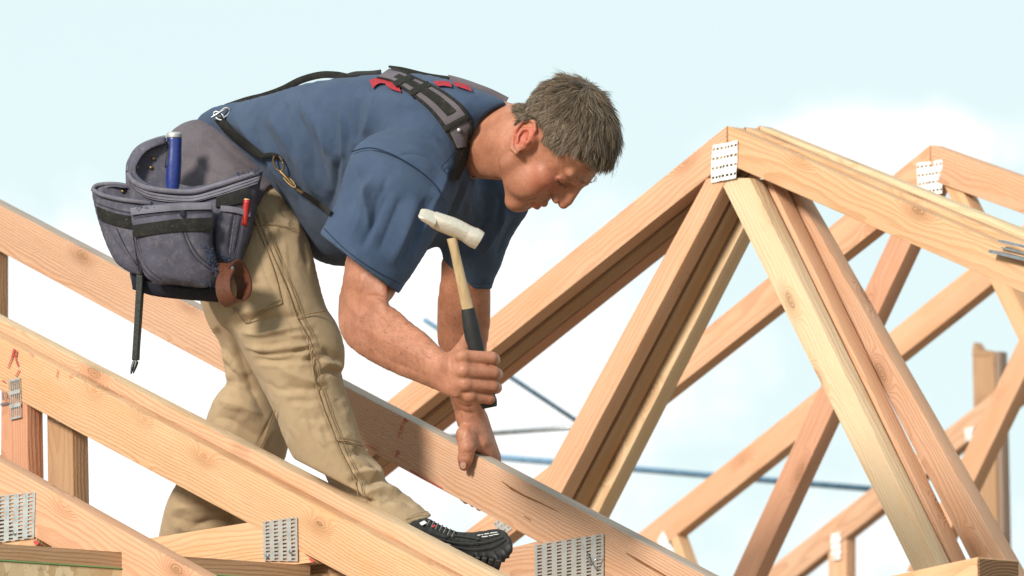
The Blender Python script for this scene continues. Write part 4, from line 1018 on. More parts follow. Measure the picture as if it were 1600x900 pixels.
# waist pad: the hip volume grown a little and trimmed
hp = inflate(HIPS, [(340, 300, -450), (300, 300, -470), (340, 400, -450)], 1.25)
PAD = [(240, 240), (262, 200), (296, 184), (338, 184), (362, 208), (398, 242), (432, 262), (440, 280), (418, 296), (400, 330), (370, 360), (240, 360), (225, 300)]
VP, _ = sculpt('back_pad', hp[0]-30, hp[1]+30, 3.0, [('+', both(shell(hp, 9), prism(PAD, -700, 0)), 0)], M_CANV2, belt, 2,
   [([(300, 215), (340, 245), (375, 270)], 3, 8), ([(285, 240), (320, 262), (365, 285)], -3, 7), ([(330, 205), (370, 245), (410, 270)], -2, 6), ([(310, 262), (345, 278)], -2.5, 4)])
# main pouch
W0 = -300
MAIN = [(196, 268), (203, 243), (218, 226), (240, 217), (257, 213), (257, 213), (266, 245), (272, 284), (272, 284), (300, 292), (335, 286), (370, 275), (412, 264), (412, 264), (404, 300), (398, 342), (390, 375), (378, 405), (360, 440), (341, 469), (341, 469), (285, 465), (235, 460), (207, 449), (207, 449), (203, 418), (206, 380), (202, 330)]
MOUTH = [(205, 266), (211, 247), (224, 232), (244, 224), (262, 222), (275, 240), (285, 285), (280, 294), (250, 291), (220, 282)]
lo, hi = box_of(MAIN, W0-110, W0+110)
VM, pouch = sculpt('main_pouch', lo, hi, 2.4, [('+', inflate(MAIN, [(230, 330, W0), (380, 330, W0+10)], .85), 0), ('-', prism(MOUTH, W0+1, W0+300), 3)], M_CANV, belt, 2,
   [([(212, 330), (222, 400), (232, 450)], -4, 8), ([(335, 330), (345, 400), (340, 450)], -3, 7), ([(215, 310), (260, 318), (330, 310)], -2, 5), ([(240, 452), (290, 456), (335, 458)], 2, 5)])
wm = lambda x, y, d=0: P(x, y, w_at(VM, x, y)+d)
rope('rim', [wm(200, 272, 0), wm(212, 286, 2), wm(240, 296, 3), wm(297, 300, 3), wm(335, 291, 3), wm(368, 281, 3), wm(404, 270, 0)], 4.6, M_CANVL, pouch)
ribbon('rim_binding', [(201, 276), (216, 292), (244, 302), (297, 306), (336, 297), (370, 286), (408, 274)], [(203, 287), (218, 303), (245, 313), (297, 316), (337, 307), (371, 297), (402, 287)], VM, 1.0, 2.2, M_CANVL, pouch)
rope('rim', [P(200, 268, W0+10), P(206, 246, W0+4), P(220, 229, W0), P(243, 219, W0), P(259, 215, W0)], 4.2, M_CANVL, pouch)
for (x, y) in ((236, 262), (240, 248), (214, 262)):
    rope('snap', [P(x, y, W0-1), P(x, y, W0+4)], [4.2, 3.2], M_BRASS, pouch, 10, 2)
# frayed binding at the right end of the rim, loose tufts of thread
fr_v, fr_f = [], []
rs2 = np.random.RandomState(5)
def tuft(x0, y0, x1, y1, n, L_, surf, dz=3):
    for _ in range(n):
        t = rs2.uniform(); x, y = x0+(x1-x0)*t+rs2.normal(0, 2), y0+(y1-y0)*t+rs2.normal(0, 2); a = P(x, y, w_at(surf, x, y)+dz); d = np.array([rs2.normal(), rs2.normal(), rs2.uniform(0, .8)]); d /= np.linalg.norm(d)
        l = L_*rs2.uniform(.4, 1); s = np.array([d[1], -d[0], 0])*.6; m_ = a+d*l*.55+rs2.normal(0, 1.2, 3); e = a+d*l+rs2.normal(0, 2, 3); i = len(fr_v); fr_v.extend([a-s, a+s, m_+s, m_-s, e]); fr_f.extend([(i, i+1, i+2, i+3), (i+3, i+2, i+4)])
tuft(366, 274, 408, 268, 60, 7, VM, 5)
# centre pocket, left pocket, pencil slots
PA = [(204, 324), (204, 324), (262, 318), (330, 316), (331, 318), (331, 318), (334, 345), (330, 372), (336, 400), (337, 419), (334, 440), (322, 449), (301, 448), (275, 444), (250, 444), (230, 434), (222, 417), (212, 380), (207, 350)]
lo, hi = box_of(PA, W0+10, W0+170)
VA, pk = sculpt('front_pocket', lo, hi, 2.0, [('+', inflate(PA, [(240, 380, W0+82), (320, 380, W0+84)], .62), 0)], M_CANV, belt, 2,
   [([(282, 352), (292, 380), (305, 405), (330, 425)], -2.4, 2.4), ([(290, 350), (300, 380), (315, 402), (333, 416)], -1.6, 2), ([(215, 372), (222, 400), (232, 430)], -2, 3), ([(230, 400), (262, 430), (310, 438)], 2.5, 8), ([(250, 375), (262, 400), (290, 425)], -2.5, 8), ([(206, 342), (270, 336), (330, 334)], -1.6, 1.6)])
ribbon('webbing', [(206, 352), (240, 347), (280, 342), (331, 340)], [(209, 371), (240, 366), (280, 362), (332, 360)], VA, .8, 2.0, M_WEB, pk)
ribbon('hem', [(203, 325), (250, 320), (290, 317), (330, 316)], [(205, 336), (250, 331), (290, 328), (331, 327)], VA, .8, 2.2, M_CANVL, pk)
ribbon('seam_tape', [(281, 329), (281, 338)], [(288, 328), (288, 338)], VA, 3, 1.2, M_INNER, pk)
tuft(322, 385, 340, 430, 110, 10, VA, 2); tuft(318, 440, 334, 446, 24, 8, VA, 1); tuft(206, 326, 240, 322, 26, 4, VA, 3)
PB = [(143, 293), (150, 288), (175, 287), (200, 291), (225, 305), (240, 318), (240, 318), (238, 350), (236, 390), (230, 415), (221, 431), (221, 431), (200, 424), (181, 409), (166, 380), (154, 345), (147, 318)]
MB_ = [(149, 294), (158, 291), (180, 291), (200, 295), (222, 308), (215, 313), (185, 310), (160, 303)]
lo, hi = box_of(PB, W0-90, W0+110)
VB, pkb = sculpt('side_pocket', lo, hi, 2.0, [('+', inflate(PB, [(165, 330, W0+2), (230, 360, W0+36)], .85), 0), ('-', prism(MB_, W0+6, W0+300), 2)], M_CANV, belt, 2,
   [([(160, 345), (180, 380), (212, 420)], -2.5, 4), ([(175, 350), (195, 385), (218, 418)], 2.5, 5), ([(200, 360), (212, 395), (222, 425)], -2.4, 4), ([(222, 340), (226, 380), (226, 415)], 2, 5)])
wb_ = lambda x, y, d=0: P(x, y, w_at(VB, x, y)+d)
rope('rim', [wb_(145, 296), wb_(158, 304, 2), wb_(185, 311, 2), wb_(214, 315, 2), wb_(236, 318, 0)], 3.6, M_CANVL, pkb)
rope('rim', [P(145, 295, W0+4), P(152, 289, W0+2), P(176, 287, W0+4), P(200, 291, W0+8), P(226, 306, W0+10)], 3.2, M_CANVL, pkb)
ribbon('webbing', [(150, 322), (180, 333), (210, 338), (236, 340)], [(154, 342), (180, 352), (210, 358), (236, 361)], VB, .8, 2.0, M_WEB, pkb)
rope('snap', [P(192, 299, W0+4), P(192, 299, W0+9)], [4, 3], M_BRASS, pkb, 10, 2)
PC = [(346, 322), (346, 322), (366, 324), (392, 330), (393, 332), (393, 332), (390, 360), (380, 395), (374, 414), (374, 414), (350, 410), (338, 395), (336, 360)]
lo, hi = box_of(PC, W0+0, W0+130)
VC, pkc = sculpt('pencil_slots', lo, hi, 1.9, [('+', inflate(PC, [(345, 370, W0+66), (385, 370, W0+52)], .5), 0)], M_CANV, belt, 2, [([(368, 326), (362, 360), (356, 405)], -3, 3), ([(380, 329), (374, 365), (366, 405)], -2.4, 2.6), ([(344, 330), (392, 338)], -1.2, 1.4)])
ribbon('hem', [(345, 321), (366, 323), (392, 330)], [(344, 330), (366, 332), (391, 339)], VC, .6, 1.8, M_CANVL, pkc)
ribbon('webbing', [(338, 300), (365, 296), (388, 286)], [(337, 324), (365, 320), (392, 312)], VM, .6, 1.8, M_WEB, belt)
tuft(336, 395, 372, 412, 70, 8, VC, 2)
# lower flap of the pouch
FL = [(204, 428), (230, 440), (262, 448), (300, 452), (340, 470), (338, 474), (300, 466), (240, 461), (207, 452)]
ribbon('lower_flap', [(205, 425), (235, 441), (280, 450), (338, 452)], [(207, 452), (238, 462), (285, 468), (341, 472)], VM, 4, 3, M_INNER, belt)
thr = mesh('loose_thread', W_(np.array(fr_v))-np.array(belt.location)[None], fr_f); o = link('loose_thread', thr, plain('navy_thread', (.03, .045, .085), .9), belt); o['kind'] = 'stuff'
# leather hammer loop
wl_ = W0+95
lp = [P(344, 436, wl_+2), P(352, 418, wl_+8), P(365, 411, wl_+4), P(376, 425, wl_-6), P(383, 448, wl_-4), P(378, 468, wl_+8), P(364, 474, wl_+20), P(352, 460, wl_+26), P(350, 438, wl_+22), P(358, 420, wl_+18)]
lv, lf = [], []; c = spline(lp, 6); m = len(c)
for i in range(m):
    d = c[min(i+1, m-1)]-c[max(i-1, 0)]; d /= np.linalg.norm(d); ax_ = np.array([.72, -.28, .62]); ax_ = ax_-d*(ax_@d); ax_ /= np.linalg.norm(ax_); nn = np.cross(d, ax_)
    for (a, b) in ((-17, -1.6), (15, -1.6), (15, 1.6), (-17, 1.6)): lv.append(c[i]+ax_*a+nn*b)
for i in range(m-1):
    for j in range(4): lf.append((i*4+j, i*4+(j+1) % 4, (i+1)*4+(j+1) % 4, (i+1)*4+j))
lf += [(0, 1, 2, 3), (m*4-4, m*4-3, m*4-2, m*4-1)]
me = mesh('leather_loop', W_(np.array(lv))-np.array(belt.location)[None], lf); bm = bmesh.new(); bm.from_mesh(me); bmesh.ops.recalc_face_normals(bm, faces=bm.faces); bm.to_mesh(me); bm.free(); lo_ = link('leather_loop', me, M_LEATH, belt, True)
try: me.set_sharp_from_angle(angle=rad(40))
except Exception: pass
rope('rivet', [P(362, 419, wl_+12), P(362, 419, wl_+20)], [5, 4], M_STEEL, lo_, 12, 2)

# suspenders
E1 = [(588, 121), (606, 125), (623, 134), (645, 150), (667, 169), (684, 189), (697, 208), (711, 232)]; E2 = [(608, 107), (630, 111), (652, 121), (676, 132), (700, 146), (724, 166), (739, 194), (737, 228)]
lerp = lambda A, B, t: [(a[0]*(1-t)+b[0]*t, a[1]*(1-t)+b[1]*t) for a, b in zip(A, B)]
pad = ribbon('shoulder_pad', E1, E2, VS, 1, 6, M_CANV2, belt, 6, 8)
ribbon('binding', E1, lerp(E1, E2, .13), VS, 3.5, 4.5, M_WEB, pad); ribbon('binding', lerp(E1, E2, .88), E2, VS, 3.5, 4.5, M_WEB, pad)
ribbon('webbing', lerp(E1[1:6], E2[1:6], .36), lerp(E1[1:6], E2[1:6], .72), VS, 6.2, 3, M_WEB, pad)
ribbon('webbing', lerp(E1, E2, .0)[6:7]+[(722, 203)], [(699, 214), (725, 210)], VS, 7, 2.5, M_WEB, pad) if False else None
for t0_, t1_ in (((690, 199), (729, 178)), ((636, 143), (668, 126)), ((612, 128), (641, 115))):
    dx, dy = (6, 7); ribbon('cross_band', [t0_, t1_], [(t0_[0]+dx, t0_[1]+dy), (t1_[0]+dx, t1_[1]+dy)], VS, 8.0, 2.4, M_WEB, pad, 6)
def stud(name, x, y, surf, d, r, mat, par): q = w_at(surf, x, y)+d; rope(name, [P(x, y, q-3), P(x, y, q), P(x, y, q+1.5)], [r, r, r*.55], mat, par, 12, 3)
stud('rivet', 717, 203, VS, 12.5, 3.2, M_GALV, pad)
ribbon('suspender_strap', [(711, 228), (712, 245), (708, 262), (703, 280)], [(735, 226), (732, 245), (726, 262), (716, 282)], VS, .5, 3, M_WEB, belt)
def wc(x): return np.interp(x, [385, 740], [-440, -85])
def strap_free(name, pts, ws, hw, mat, par, n=8):
    e = np.array(pts, float); d = np.gradient(e, axis=0); d /= np.linalg.norm(d, axis=1)[:, None]; nn = np.stack([-d[:, 1], d[:, 0]], 1)*hw
    return ribbon(name, [tuple(q) for q in e-nn], [tuple(q) for q in e+nn], None, 0, 8, mat, par, n, 2, w0=ws)
strap_free('suspender_strap', [(352, 168), (384, 157), (412, 150), (440, 140), (470, 125), (500, 117), (525, 117), (545, 121)], [wc(x) for x in (352, 384, 412, 440, 470, 500, 525, 545)], 5.4, M_WEB, belt)
strap_free('slider_buckle', [(541, 121), (556, 117), (580, 116), (596, 114)], [wc(x)+4 for x in (541, 556, 580, 596)], 5.6, M_RUBB, belt)
strap_free('shoulder_pad', [(699, 123), (722, 129), (745, 137), (768, 146), (792, 158)], [-150, -130, -115, -105, -95], 6.5, M_CANV2, belt)
strap_free('binding', [(699, 127), (722, 133), (745, 142), (768, 151), (792, 163)], [-144, -124, -109, -99, -89], 2.2, M_WEB, belt)
rope('cross_cord', [P(612, 107, -180), P(640, 113, -160), P(672, 119, -150), P(702, 123, -140)], 2.6, M_WEB, belt)
rope('cross_cord', [P(608, 104, -190), P(630, 107, -175), P(668, 116, -160), P(702, 121, -150)], 2.0, M_WEB, belt)
ribbon('side_strap', [(335, 188), (349, 206), (366, 222), (386, 237), (404, 249)], [(346, 180), (362, 199), (380, 214), (398, 228), (412, 240)], np.concatenate([VP, VS]), 2, 4, M_WEB, belt)
ribbon('side_strap', [(404, 248), (420, 246), (432, 246)], [(412, 240), (424, 238), (434, 240)], np.concatenate([VP, VS]), 4, 4, M_WEB, belt)
VPS = np.concatenate([VP, VS, VT])
def ring(name, cx, cy, ru, rv, r, ang, w_, mat, par, tilt=.3):
    pts = []
    for i in range(17):
        a = 2*math.pi*i/16; x, y = ru*math.cos(a), rv*math.sin(a); pts.append(P(cx+x*math.cos(ang)-y*math.sin(ang), cy+x*math.sin(ang)+y*math.cos(ang), w_+tilt*x))
    return rope(name, pts, r, mat, par, 8, 2)
w1 = w_at(VPS, 435, 258)+8
ring('brass_ring', 435, 255, 7, 13, 1.7, -.35, w1, M_BRASS, belt)
rope('snap_hook', [P(438, 268, w1+2), P(446, 276, w1+4), P(456, 287, w1+5), P(466, 297, w1+5), P(473, 301, w1+4)], [2.6, 3.4, 3.6, 2.6, 3.4], M_BRASS, belt)
ring('snap_hook', 452, 283, 14, 3.6, 1.3, .78, w1+5, M_BRASS, belt)
ribbon('side_strap', [(471, 305), (490, 318), (513, 336)], [(476, 299), (496, 312), (518, 329)], VS, 1, 2.5, M_WEB, belt)
w2 = w_at(VPS, 345, 180)+6
ring('hook', 342, 181, 9, 5, 1.6, .6, w2, M_STEEL, belt); ring('hook', 351, 176, 9, 6, 1.6, -.7, w2+2, M_STEEL, belt); rope('hook', [P(330, 184, w2), P(338, 179, w2+2), P(350, 172, w2+2), P(360, 170, w2)], 1.8, M_STEEL, belt)

# tools carried: screwdriver, flat bar, pencil
def tool(name, label, cat, at_): return thing(name, label, cat, Vector(W_(at_)[0]))
sc = tool('screwdriver', 'blue-handled screwdriver with a steel cap standing in the main pouch', 'screwdriver', P(271, 285, W0-5))
wS = W0-8
rope('handle', [P(269, 300, wS+6), P(270, 280, wS+4), P(271, 255, wS+2), P(272, 232, wS), P(272, 218, wS-2), P(272, 213, wS-2)], [10, 12.5, 13, 12, 12.5, 11.5], M_BLUEP, sc, 16)
rope('grip', [P(262, 262, wS+6), P(263, 240, wS+4), P(264, 221, wS+3)], [5.5, 6.5, 5.5], M_RUBB, sc, 10)
rope('cap', [P(272, 215, wS-2), P(272, 209, wS-2), P(272, 206, wS-2)], [12.8, 12.6, 9], M_GALV, sc, 16, 3)
rope('shaft', [P(269, 298, wS+6), P(267, 420, wS+10)], 3.2, M_STEEL, sc, 8)
pn = tool('pencil', 'short red carpenter pencil poking out of the pouch slots', 'pencil', P(384, 330, W0+60)); wp = w_at(VC, 381, 345)-6
rope('pencil_body', [P(381, 352, wp), P(384, 330, wp+2), P(386, 312, wp+3)], 5.6, M_RED, pn, 6, 3); rope('pencil_core', [P(386, 312.2, wp+3), P(386.2, 310.6, wp+3.1)], [5.2, 4.6], plain('pencil_wood', (.55, .38, .2), .7), pn, 6, 2)
pb = tool('pry_bar', 'dark steel pry bar hanging below the tool pouch, notched claw at its end', 'pry bar', P(219, 440, W0+20)); wp = W0+45
def blade(name, secs, mat, par):
    """rectangular bar through (x, y, w, half width, half thickness)"""
    V, Fc = [], []; pp = [P(s[0], s[1], s[2]) for s in secs]
    for i, s in enumerate(secs):
        d = pp[min(i+1, len(pp)-1)]-pp[max(i-1, 0)]; d /= np.linalg.norm(d); u = np.array([1, 0, .35]); u = u-d*(u@d); u /= np.linalg.norm(u); v_ = np.cross(d, u)
        for a, b in ((-1, -1), (1, -1), (1, 1), (-1, 1)): V.append(pp[i]+u*a*s[3]+v_*b*s[4])
    for i in range(len(secs)-1):
        for j in range(4): Fc.append((i*4+j, i*4+(j+1) % 4, i*4+4+(j+1) % 4, i*4+4+j))
    Fc += [(3, 2, 1, 0), tuple(len(V)-4+j for j in range(4))]
    bm = bmesh.new(); vs = [bm.verts.new(p) for p in W_(np.array(V))-np.array(ROOT(par))[None]]
    for f in Fc: bm.faces.new([vs[i] for i in f])
    bmesh.ops.recalc_face_normals(bm, faces=bm.faces); bmesh.ops.bevel(bm, geom=list(bm.edges), offset=.0016, segments=1, affect='EDGES')
    me = bpy.data.meshes.new(name); bm.to_mesh(me); bm.free(); return link(name, me, mat, par)
M_BAR = plain('black_steel', (.035, .038, .036), .38, .6, bump=300)
blade('bar', [(221, 395, wp, 6, 5), (219.5, 440, wp, 5.8, 5), (216, 500, wp, 5.4, 5), (213, 545, wp, 5.2, 4.8), (212, 563, wp, 5.6, 4.6)], M_BAR, pb)
blade('claw', [(211, 564, wp, 3.0, 3.6), (207, 573, wp+3, 2.6, 3), (204.5, 585, wp+6, 1.2, 1.4)], M_BAR, pb); blade('claw', [(214, 564, wp+4, 2.6, 3.6), (211.5, 573, wp+7, 2.2, 3), (208, 584, wp+9, 1.1, 1.4)], M_BAR, pb)

# hammer in the raised right hand
hm = tool('hammer', 'framing hammer swung in his right hand, pale head, black rubber grip', 'hammer', P(752, 590, 258))
HA = [P(706, 372, 276), P(711, 395, 275), P(720, 435, 272), P(728, 470, 269), P(733, 492, 268)]
kh = NT('hickory'); n1 = kh.noise(kh.scale(kh.tc.outputs['Object'], (90, 90, 8)), 1.0, 4, .6); kh.col(kh.mix(kh.rng(n1, .3, .7), (.50, .37, .21), (.36, .24, .12))).rough(.45); M_HICK = kh.m
def oval(name, pts, ra, rb, mat, par, n=5, seg=16):
    c = spline(pts, n); t = np.linspace(0, 1, len(c)); A = np.interp(t, np.linspace(0, 1, len(ra)), ra); B = np.interp(t, np.linspace(0, 1, len(rb)), rb); V, Fc = [], []
    for i in range(len(c)):
        d = c[min(i+1, len(c)-1)]-c[max(i-1, 0)]; d /= np.linalg.norm(d); u = np.array([1, 0, 0])-d*d[0]; u /= np.linalg.norm(u); v_ = np.cross(d, u)
        for s in range(seg): a = 2*math.pi*s/seg; V.append(c[i]+u*A[i]*math.cos(a)+v_*B[i]*math.sin(a))
    for i in range(len(c)-1):
        for s in range(seg): Fc.append((i*seg+s, i*seg+(s+1) % seg, (i+1)*seg+(s+1) % seg, (i+1)*seg+s))
    Fc += [tuple(range(seg))[::-1], tuple(range(len(V)-seg, len(V)))]
    me = mesh(name, W_(np.array(V))-np.array(ROOT(par))[None], Fc); bm = bmesh.new(); bm.from_mesh(me); bmesh.ops.recalc_face_normals(bm, faces=bm.faces); bm.to_mesh(me); bm.free(); o = link(name, me, mat, par, True)
    try: me.set_sharp_from_angle(angle=rad(50))
    except Exception: pass
    return o
oval('handle', HA, [8, 7, 7.6, 8.6, 9], [6, 6, 6.5, 7, 7.5], M_HICK, hm)
oval('grip', [P(731, 482, 268), P(736, 510, 266), P(742, 540, 263), P(749, 572, 260), P(756, 602, 257), P(763, 628, 255), P(765, 637, 255)], [10, 12.5, 13, 12.5, 12, 13.5, 11], [8.5, 10.5, 11, 11, 10.5, 12, 10], M_RUBB, hm)
kq = NT('pale_steel'); nq = kq.noise(kq.scale(kq.tc.outputs['Object'], (30, 200, 200)), 3, 3, .6); kq.col(kq.mix(kq.rng(nq, .3, .8), (.70, .63, .53), (.52, .46, .38))).rough(.36); kq.b.inputs['Metallic'].default_value = .55; M_HEAD = kq.m
hd = oval('head', [P(676, 342, 280), P(690, 348, 279), P(706, 354, 277), P(720, 360, 275), P(731, 366, 274)], [12.5, 14, 14.5, 14, 13.6], [11, 13, 14, 14, 13.6], M_HEAD, hm)
oval('poll', [P(728, 364, 274), P(736, 369, 273), P(742, 372, 272), P(749, 376, 271)], [13.6, 15, 15.8, 15], [13.6, 15, 15.8, 15], M_HEAD, hm)
fc = oval('milled_face', [P(748.5, 375.5, 271), P(750.5, 376.8, 270.7)], [14.6, 14.2], [14.6, 14.2], M_RUBB, hm, 2)
for s in (-1, 1):
    blade('claw', [(682, 345, 280+7*s, 5, 12), (670, 339, 281+8*s, 4.6, 11.5), (662, 335.5, 281+9*s, 4, 10.5), (655.5, 333, 281+9.5*s, 2, 8.5)], M_HEAD, hm)

# right boot on the doubled chord
boot = thing('boot', None, None, ORG) if False else None
wb1 = WBK(645, 825)-34; wb2 = WBK(790, 850)-34
SH = [(640, 818), (652, 812), (668, 809), (680, 816), (690, 821), (706, 828), (724, 832), (752, 830), (776, 826), (790, 831), (797, 842), (797, 856), (786, 866), (768, 870), (740, 862), (700, 850), (660, 838), (640, 832)]
lo, hi = box_of(SH, wb1-60, wb2+80)
SHW = [(645, 825, wb1), (790, 845, wb2)]
k = NT('boot_leather'); v = k.tc.outputs['Object']; n1 = k.noise(v, 90, 5, .6); k.col(k.mix(k.rng(n1, .4, .7), (.008, .009, .010), (.022, .023, .024))).rough(.8); k.bump(k.noise(v, 700, 3, .6), .4, .0012); M_BOOT = k.m
VB2, bo = sculpt('boot', lo, hi, 1.7, [('+', inflate(SH, SHW, .85), 0)], M_BOOT, person, 2, [([(742, 858), (746, 845), (750, 838), (750, 830)], -1.3, 1.8), ([(660, 828), (700, 840), (745, 846), (785, 836)], 1.4, 2.2), ([(700, 829), (712, 836), (745, 838)], -1.2, 1.6), ([(675, 838), (700, 846), (740, 852)], -1.2, 1.8)])
SO = [(690, 852), (720, 852), (750, 856), (775, 851), (793, 836), (800, 846), (801, 862), (796, 868), (797, 873), (790, 872), (789, 879), (782, 878), (778, 884), (773, 887), (760, 884), (735, 872), (700, 858)]
lo, hi = box_of(SO, wb1-80, wb2+80)
sculpt('sole', lo, hi, 1.7, [('+', inflate(SO, [(700, 855, WBK(700, 855)-36), (795, 860, wb2)], 1.7, 2.0, 2), 0)], M_RUBB, bo, 1, [([(755, 862), (766, 880)], -2.5, 2), ([(768, 860), (780, 876)], -2.5, 2), ([(782, 852), (792, 870)], -2.5, 2), ([(742, 860), (752, 876)], -2.5, 2)])
M_WHT = plain('reflective_white', (.62, .64, .64), .5); M_LACE = plain('grey_lace', (.16, .17, .15), .8)
for (x, y, l) in ((746, 836.5, 9), (757, 834.5, 7), (766, 833, 11), (753, 839, 9), (764, 837.2, 6), (771, 835.6, 8)):
    a, b = P(x, y, w_at(VB2, x, y)+.6), P(x+l, y-l*.13, w_at(VB2, x+l, y-l*.13)+.6); rope('print', [a, (a+b)/2, b], .85, M_WHT, bo, 6, 2)
ribbon('label', [(655, 817), (663, 813)], [(659, 821), (667, 817)], VB2, .6, .8, M_WHT, bo); ribbon('label', [(674, 821), (679, 819)], [(676, 824), (681, 822)], VB2, .6, .8, M_RED, bo)
for i in range(7):
    x = 672+i*6.4; y = 812+i*3.0; q = w_at(VB2, x, y+3); a, b, c2_ = P(x, y, q-16), P(x-1, y+1.5, q+1), P(x-4, y+8, w_at(VB2, x-4, y+8)+1.2)
    rope('lace', [a, b, c2_], 1.3, M_LACE, bo, 6, 3)
    rope('eyelet', [P(x-4, y+8, w_at(VB2, x-4, y+8)), P(x-4, y+8, w_at(VB2, x-4, y+8)+1.8)], 1.7, M_STEEL, bo, 8, 2)
M_PAN = plain('boot_overlay', (.03, .033, .035), .45)
for pts in ([(648, 829), (675, 838), (705, 846), (735, 849), (762, 846), (785, 838)], [(742, 851), (745, 842), (752, 836), (754, 831)], [(690, 840), (705, 836), (725, 838), (748, 842)], [(695, 850), (720, 856), (745, 858), (770, 853), (790, 842)]):
    stitch_pts = [P(x, y, w_at(VB2, x, y)+.5) for x, y in spline(pts, 4)]; rope('overlay_edge', stitch_pts, 1.0, M_PAN, bo, 6, 1)
for i in range(9):
    x = 706+i*10.5; y = 862+i*2.0-(.10*i*i if i < 6 else -.2*(i-8)**2+3.0)
    b_ = P(x, y+4, WBK(x, 860)-36+34)
    blade('lug', [(x, y, b_[2]+2, 4.2, 5), (x-1.5, y+8, b_[2]-3, 4.6, 5), (x-3, y+15, b_[2]-10, 4.2, 5)], M_RUBB, bo) if i < 8 else None
# left boot, mostly hidden behind the doubled chord
SH2 = [(246, 838), (268, 846), (300, 858), (345, 872), (380, 892), (375, 906), (330, 908), (270, 900), (244, 880)]
lo, hi = box_of(SH2, -800, -640); sculpt('boot', lo, hi, 3, [('+', inflate(SH2, [(260, 870, -745), (370, 890, -690)], .8), 0)], M_BOOT, person)

# red print on the shirt: back of the shoulders and chest
def decal(pts_list, surf, lift=.7):
    for q in pts_list:
        a, b = q; ribbon('print', a, b, surf, lift-.9, .9, M_REDP, shirt, 5, 4)
kr = NT('red_ink'); kr.col(kr.mix(kr.rng(kr.noise(kr.tc.outputs['Object'], 160, 4, .7), .4, .6), (.33, .018, .028), (.22, .016, .03))).rough(.9); M_REDP = kr.m
decal([([(577, 125), (590, 121), (600, 121)], [(582, 138), (592, 130), (604, 131)]), ([(598, 124), (612, 128), (622, 133)], [(603, 133), (612, 139), (627, 144)])], VS)
decal([([(676, 127), (692, 126), (704, 128)], [(684, 134), (696, 134), (706, 136)]), ([(706, 127), (722, 130), (733, 134)], [(712, 134), (724, 138), (738, 143)])], VS)

# ---- stitched details of the clothes
def lift_line(surf, pts, d, n=5):
    c = spline(pts, n); return [P(x, y, w_at(surf, x, y)+d) for x, y in c]
M_KH2 = plain('khaki_seam', (.30, .205, .115), .9, spec=.15); M_NV2 = plain('navy_thread_line', (.022, .034, .062), .95, spec=.1)
def stitch(pts, surf, mat, par, r=.8, d=.3, name='seam'): return rope(name, lift_line(surf, pts, d), r, mat, par, 6, 1)
sideseam = [(402, 335), (420, 385), (440, 432), (455, 470), (464, 497), (480, 527), (487, 560), (491, 590), (506, 640), (530, 700), (552, 745), (560, 775)]
stitch(sideseam, VT, M_KH2, trousers, 1.1, 0); stitch([(x+7, y-1) for x, y in sideseam], VT, M_KH2, trousers, .55, 0); stitch([(x+10, y-2) for x, y in sideseam], VT, M_KH2, trousers, .55, 0)
stitch([(353, 468), (368, 487), (384, 504), (400, 494), (420, 483), (441, 474)], VT, M_KH2, trousers, 1.0, 0); stitch([(358, 466), (384, 498), (420, 477), (438, 468)], VT, M_KH2, trousers, .55, 0)
stitch([(441, 474), (430, 430), (414, 385), (398, 345)], VT, M_KH2, trousers, 1.1, .2)
stitch([(398, 352), (425, 350), (455, 356), (470, 362)], VT, M_KH2, trousers, .8, .2); stitch([(464, 497), (485, 490), (507, 486)], VT, M_KH2, trousers, 1.2, .2)
stitch([(528, 688), (546, 690), (566, 697)], VT, M_KH2, trousers, 1.6, .2); stitch([(527, 684), (546, 686), (564, 692)], VT, M_KH2, trousers, .55, 0)
stitch([(430, 640), (415, 680), (398, 715)], VT, M_KH2, trousers, 1.2, .2); stitch([(372, 790), (350, 825), (338, 850)], VT, M_KH2, trousers, 1.2, .2)
stitch([(634, 812), (650, 803), (668, 799)], VT, M_KH2, trousers, .55, 0)
stitch([(549, 237), (575, 231), (600, 236), (630, 250), (660, 270), (682, 292), (693, 312)], VS, M_NV2, shirt, 1.1, .1)
stitch([(506, 357), (540, 390), (580, 419), (625, 443)], VS, M_NV2, shirt, .7, .1); stitch([(735, 442), (750, 444), (766, 442)], VS, M_NV2, shirt, .7, .1)
stitch([(700, 272), (690, 262), (700, 250), (710, 238)], VS, M_NV2, shirt, .8, .1)
rope('collar', lift_line(VS, [(783, 178), (778, 190), (768, 207), (755, 233), (745, 258), (741, 274)], -1), 4.6, M_SHIRT, shirt, 10, 1)
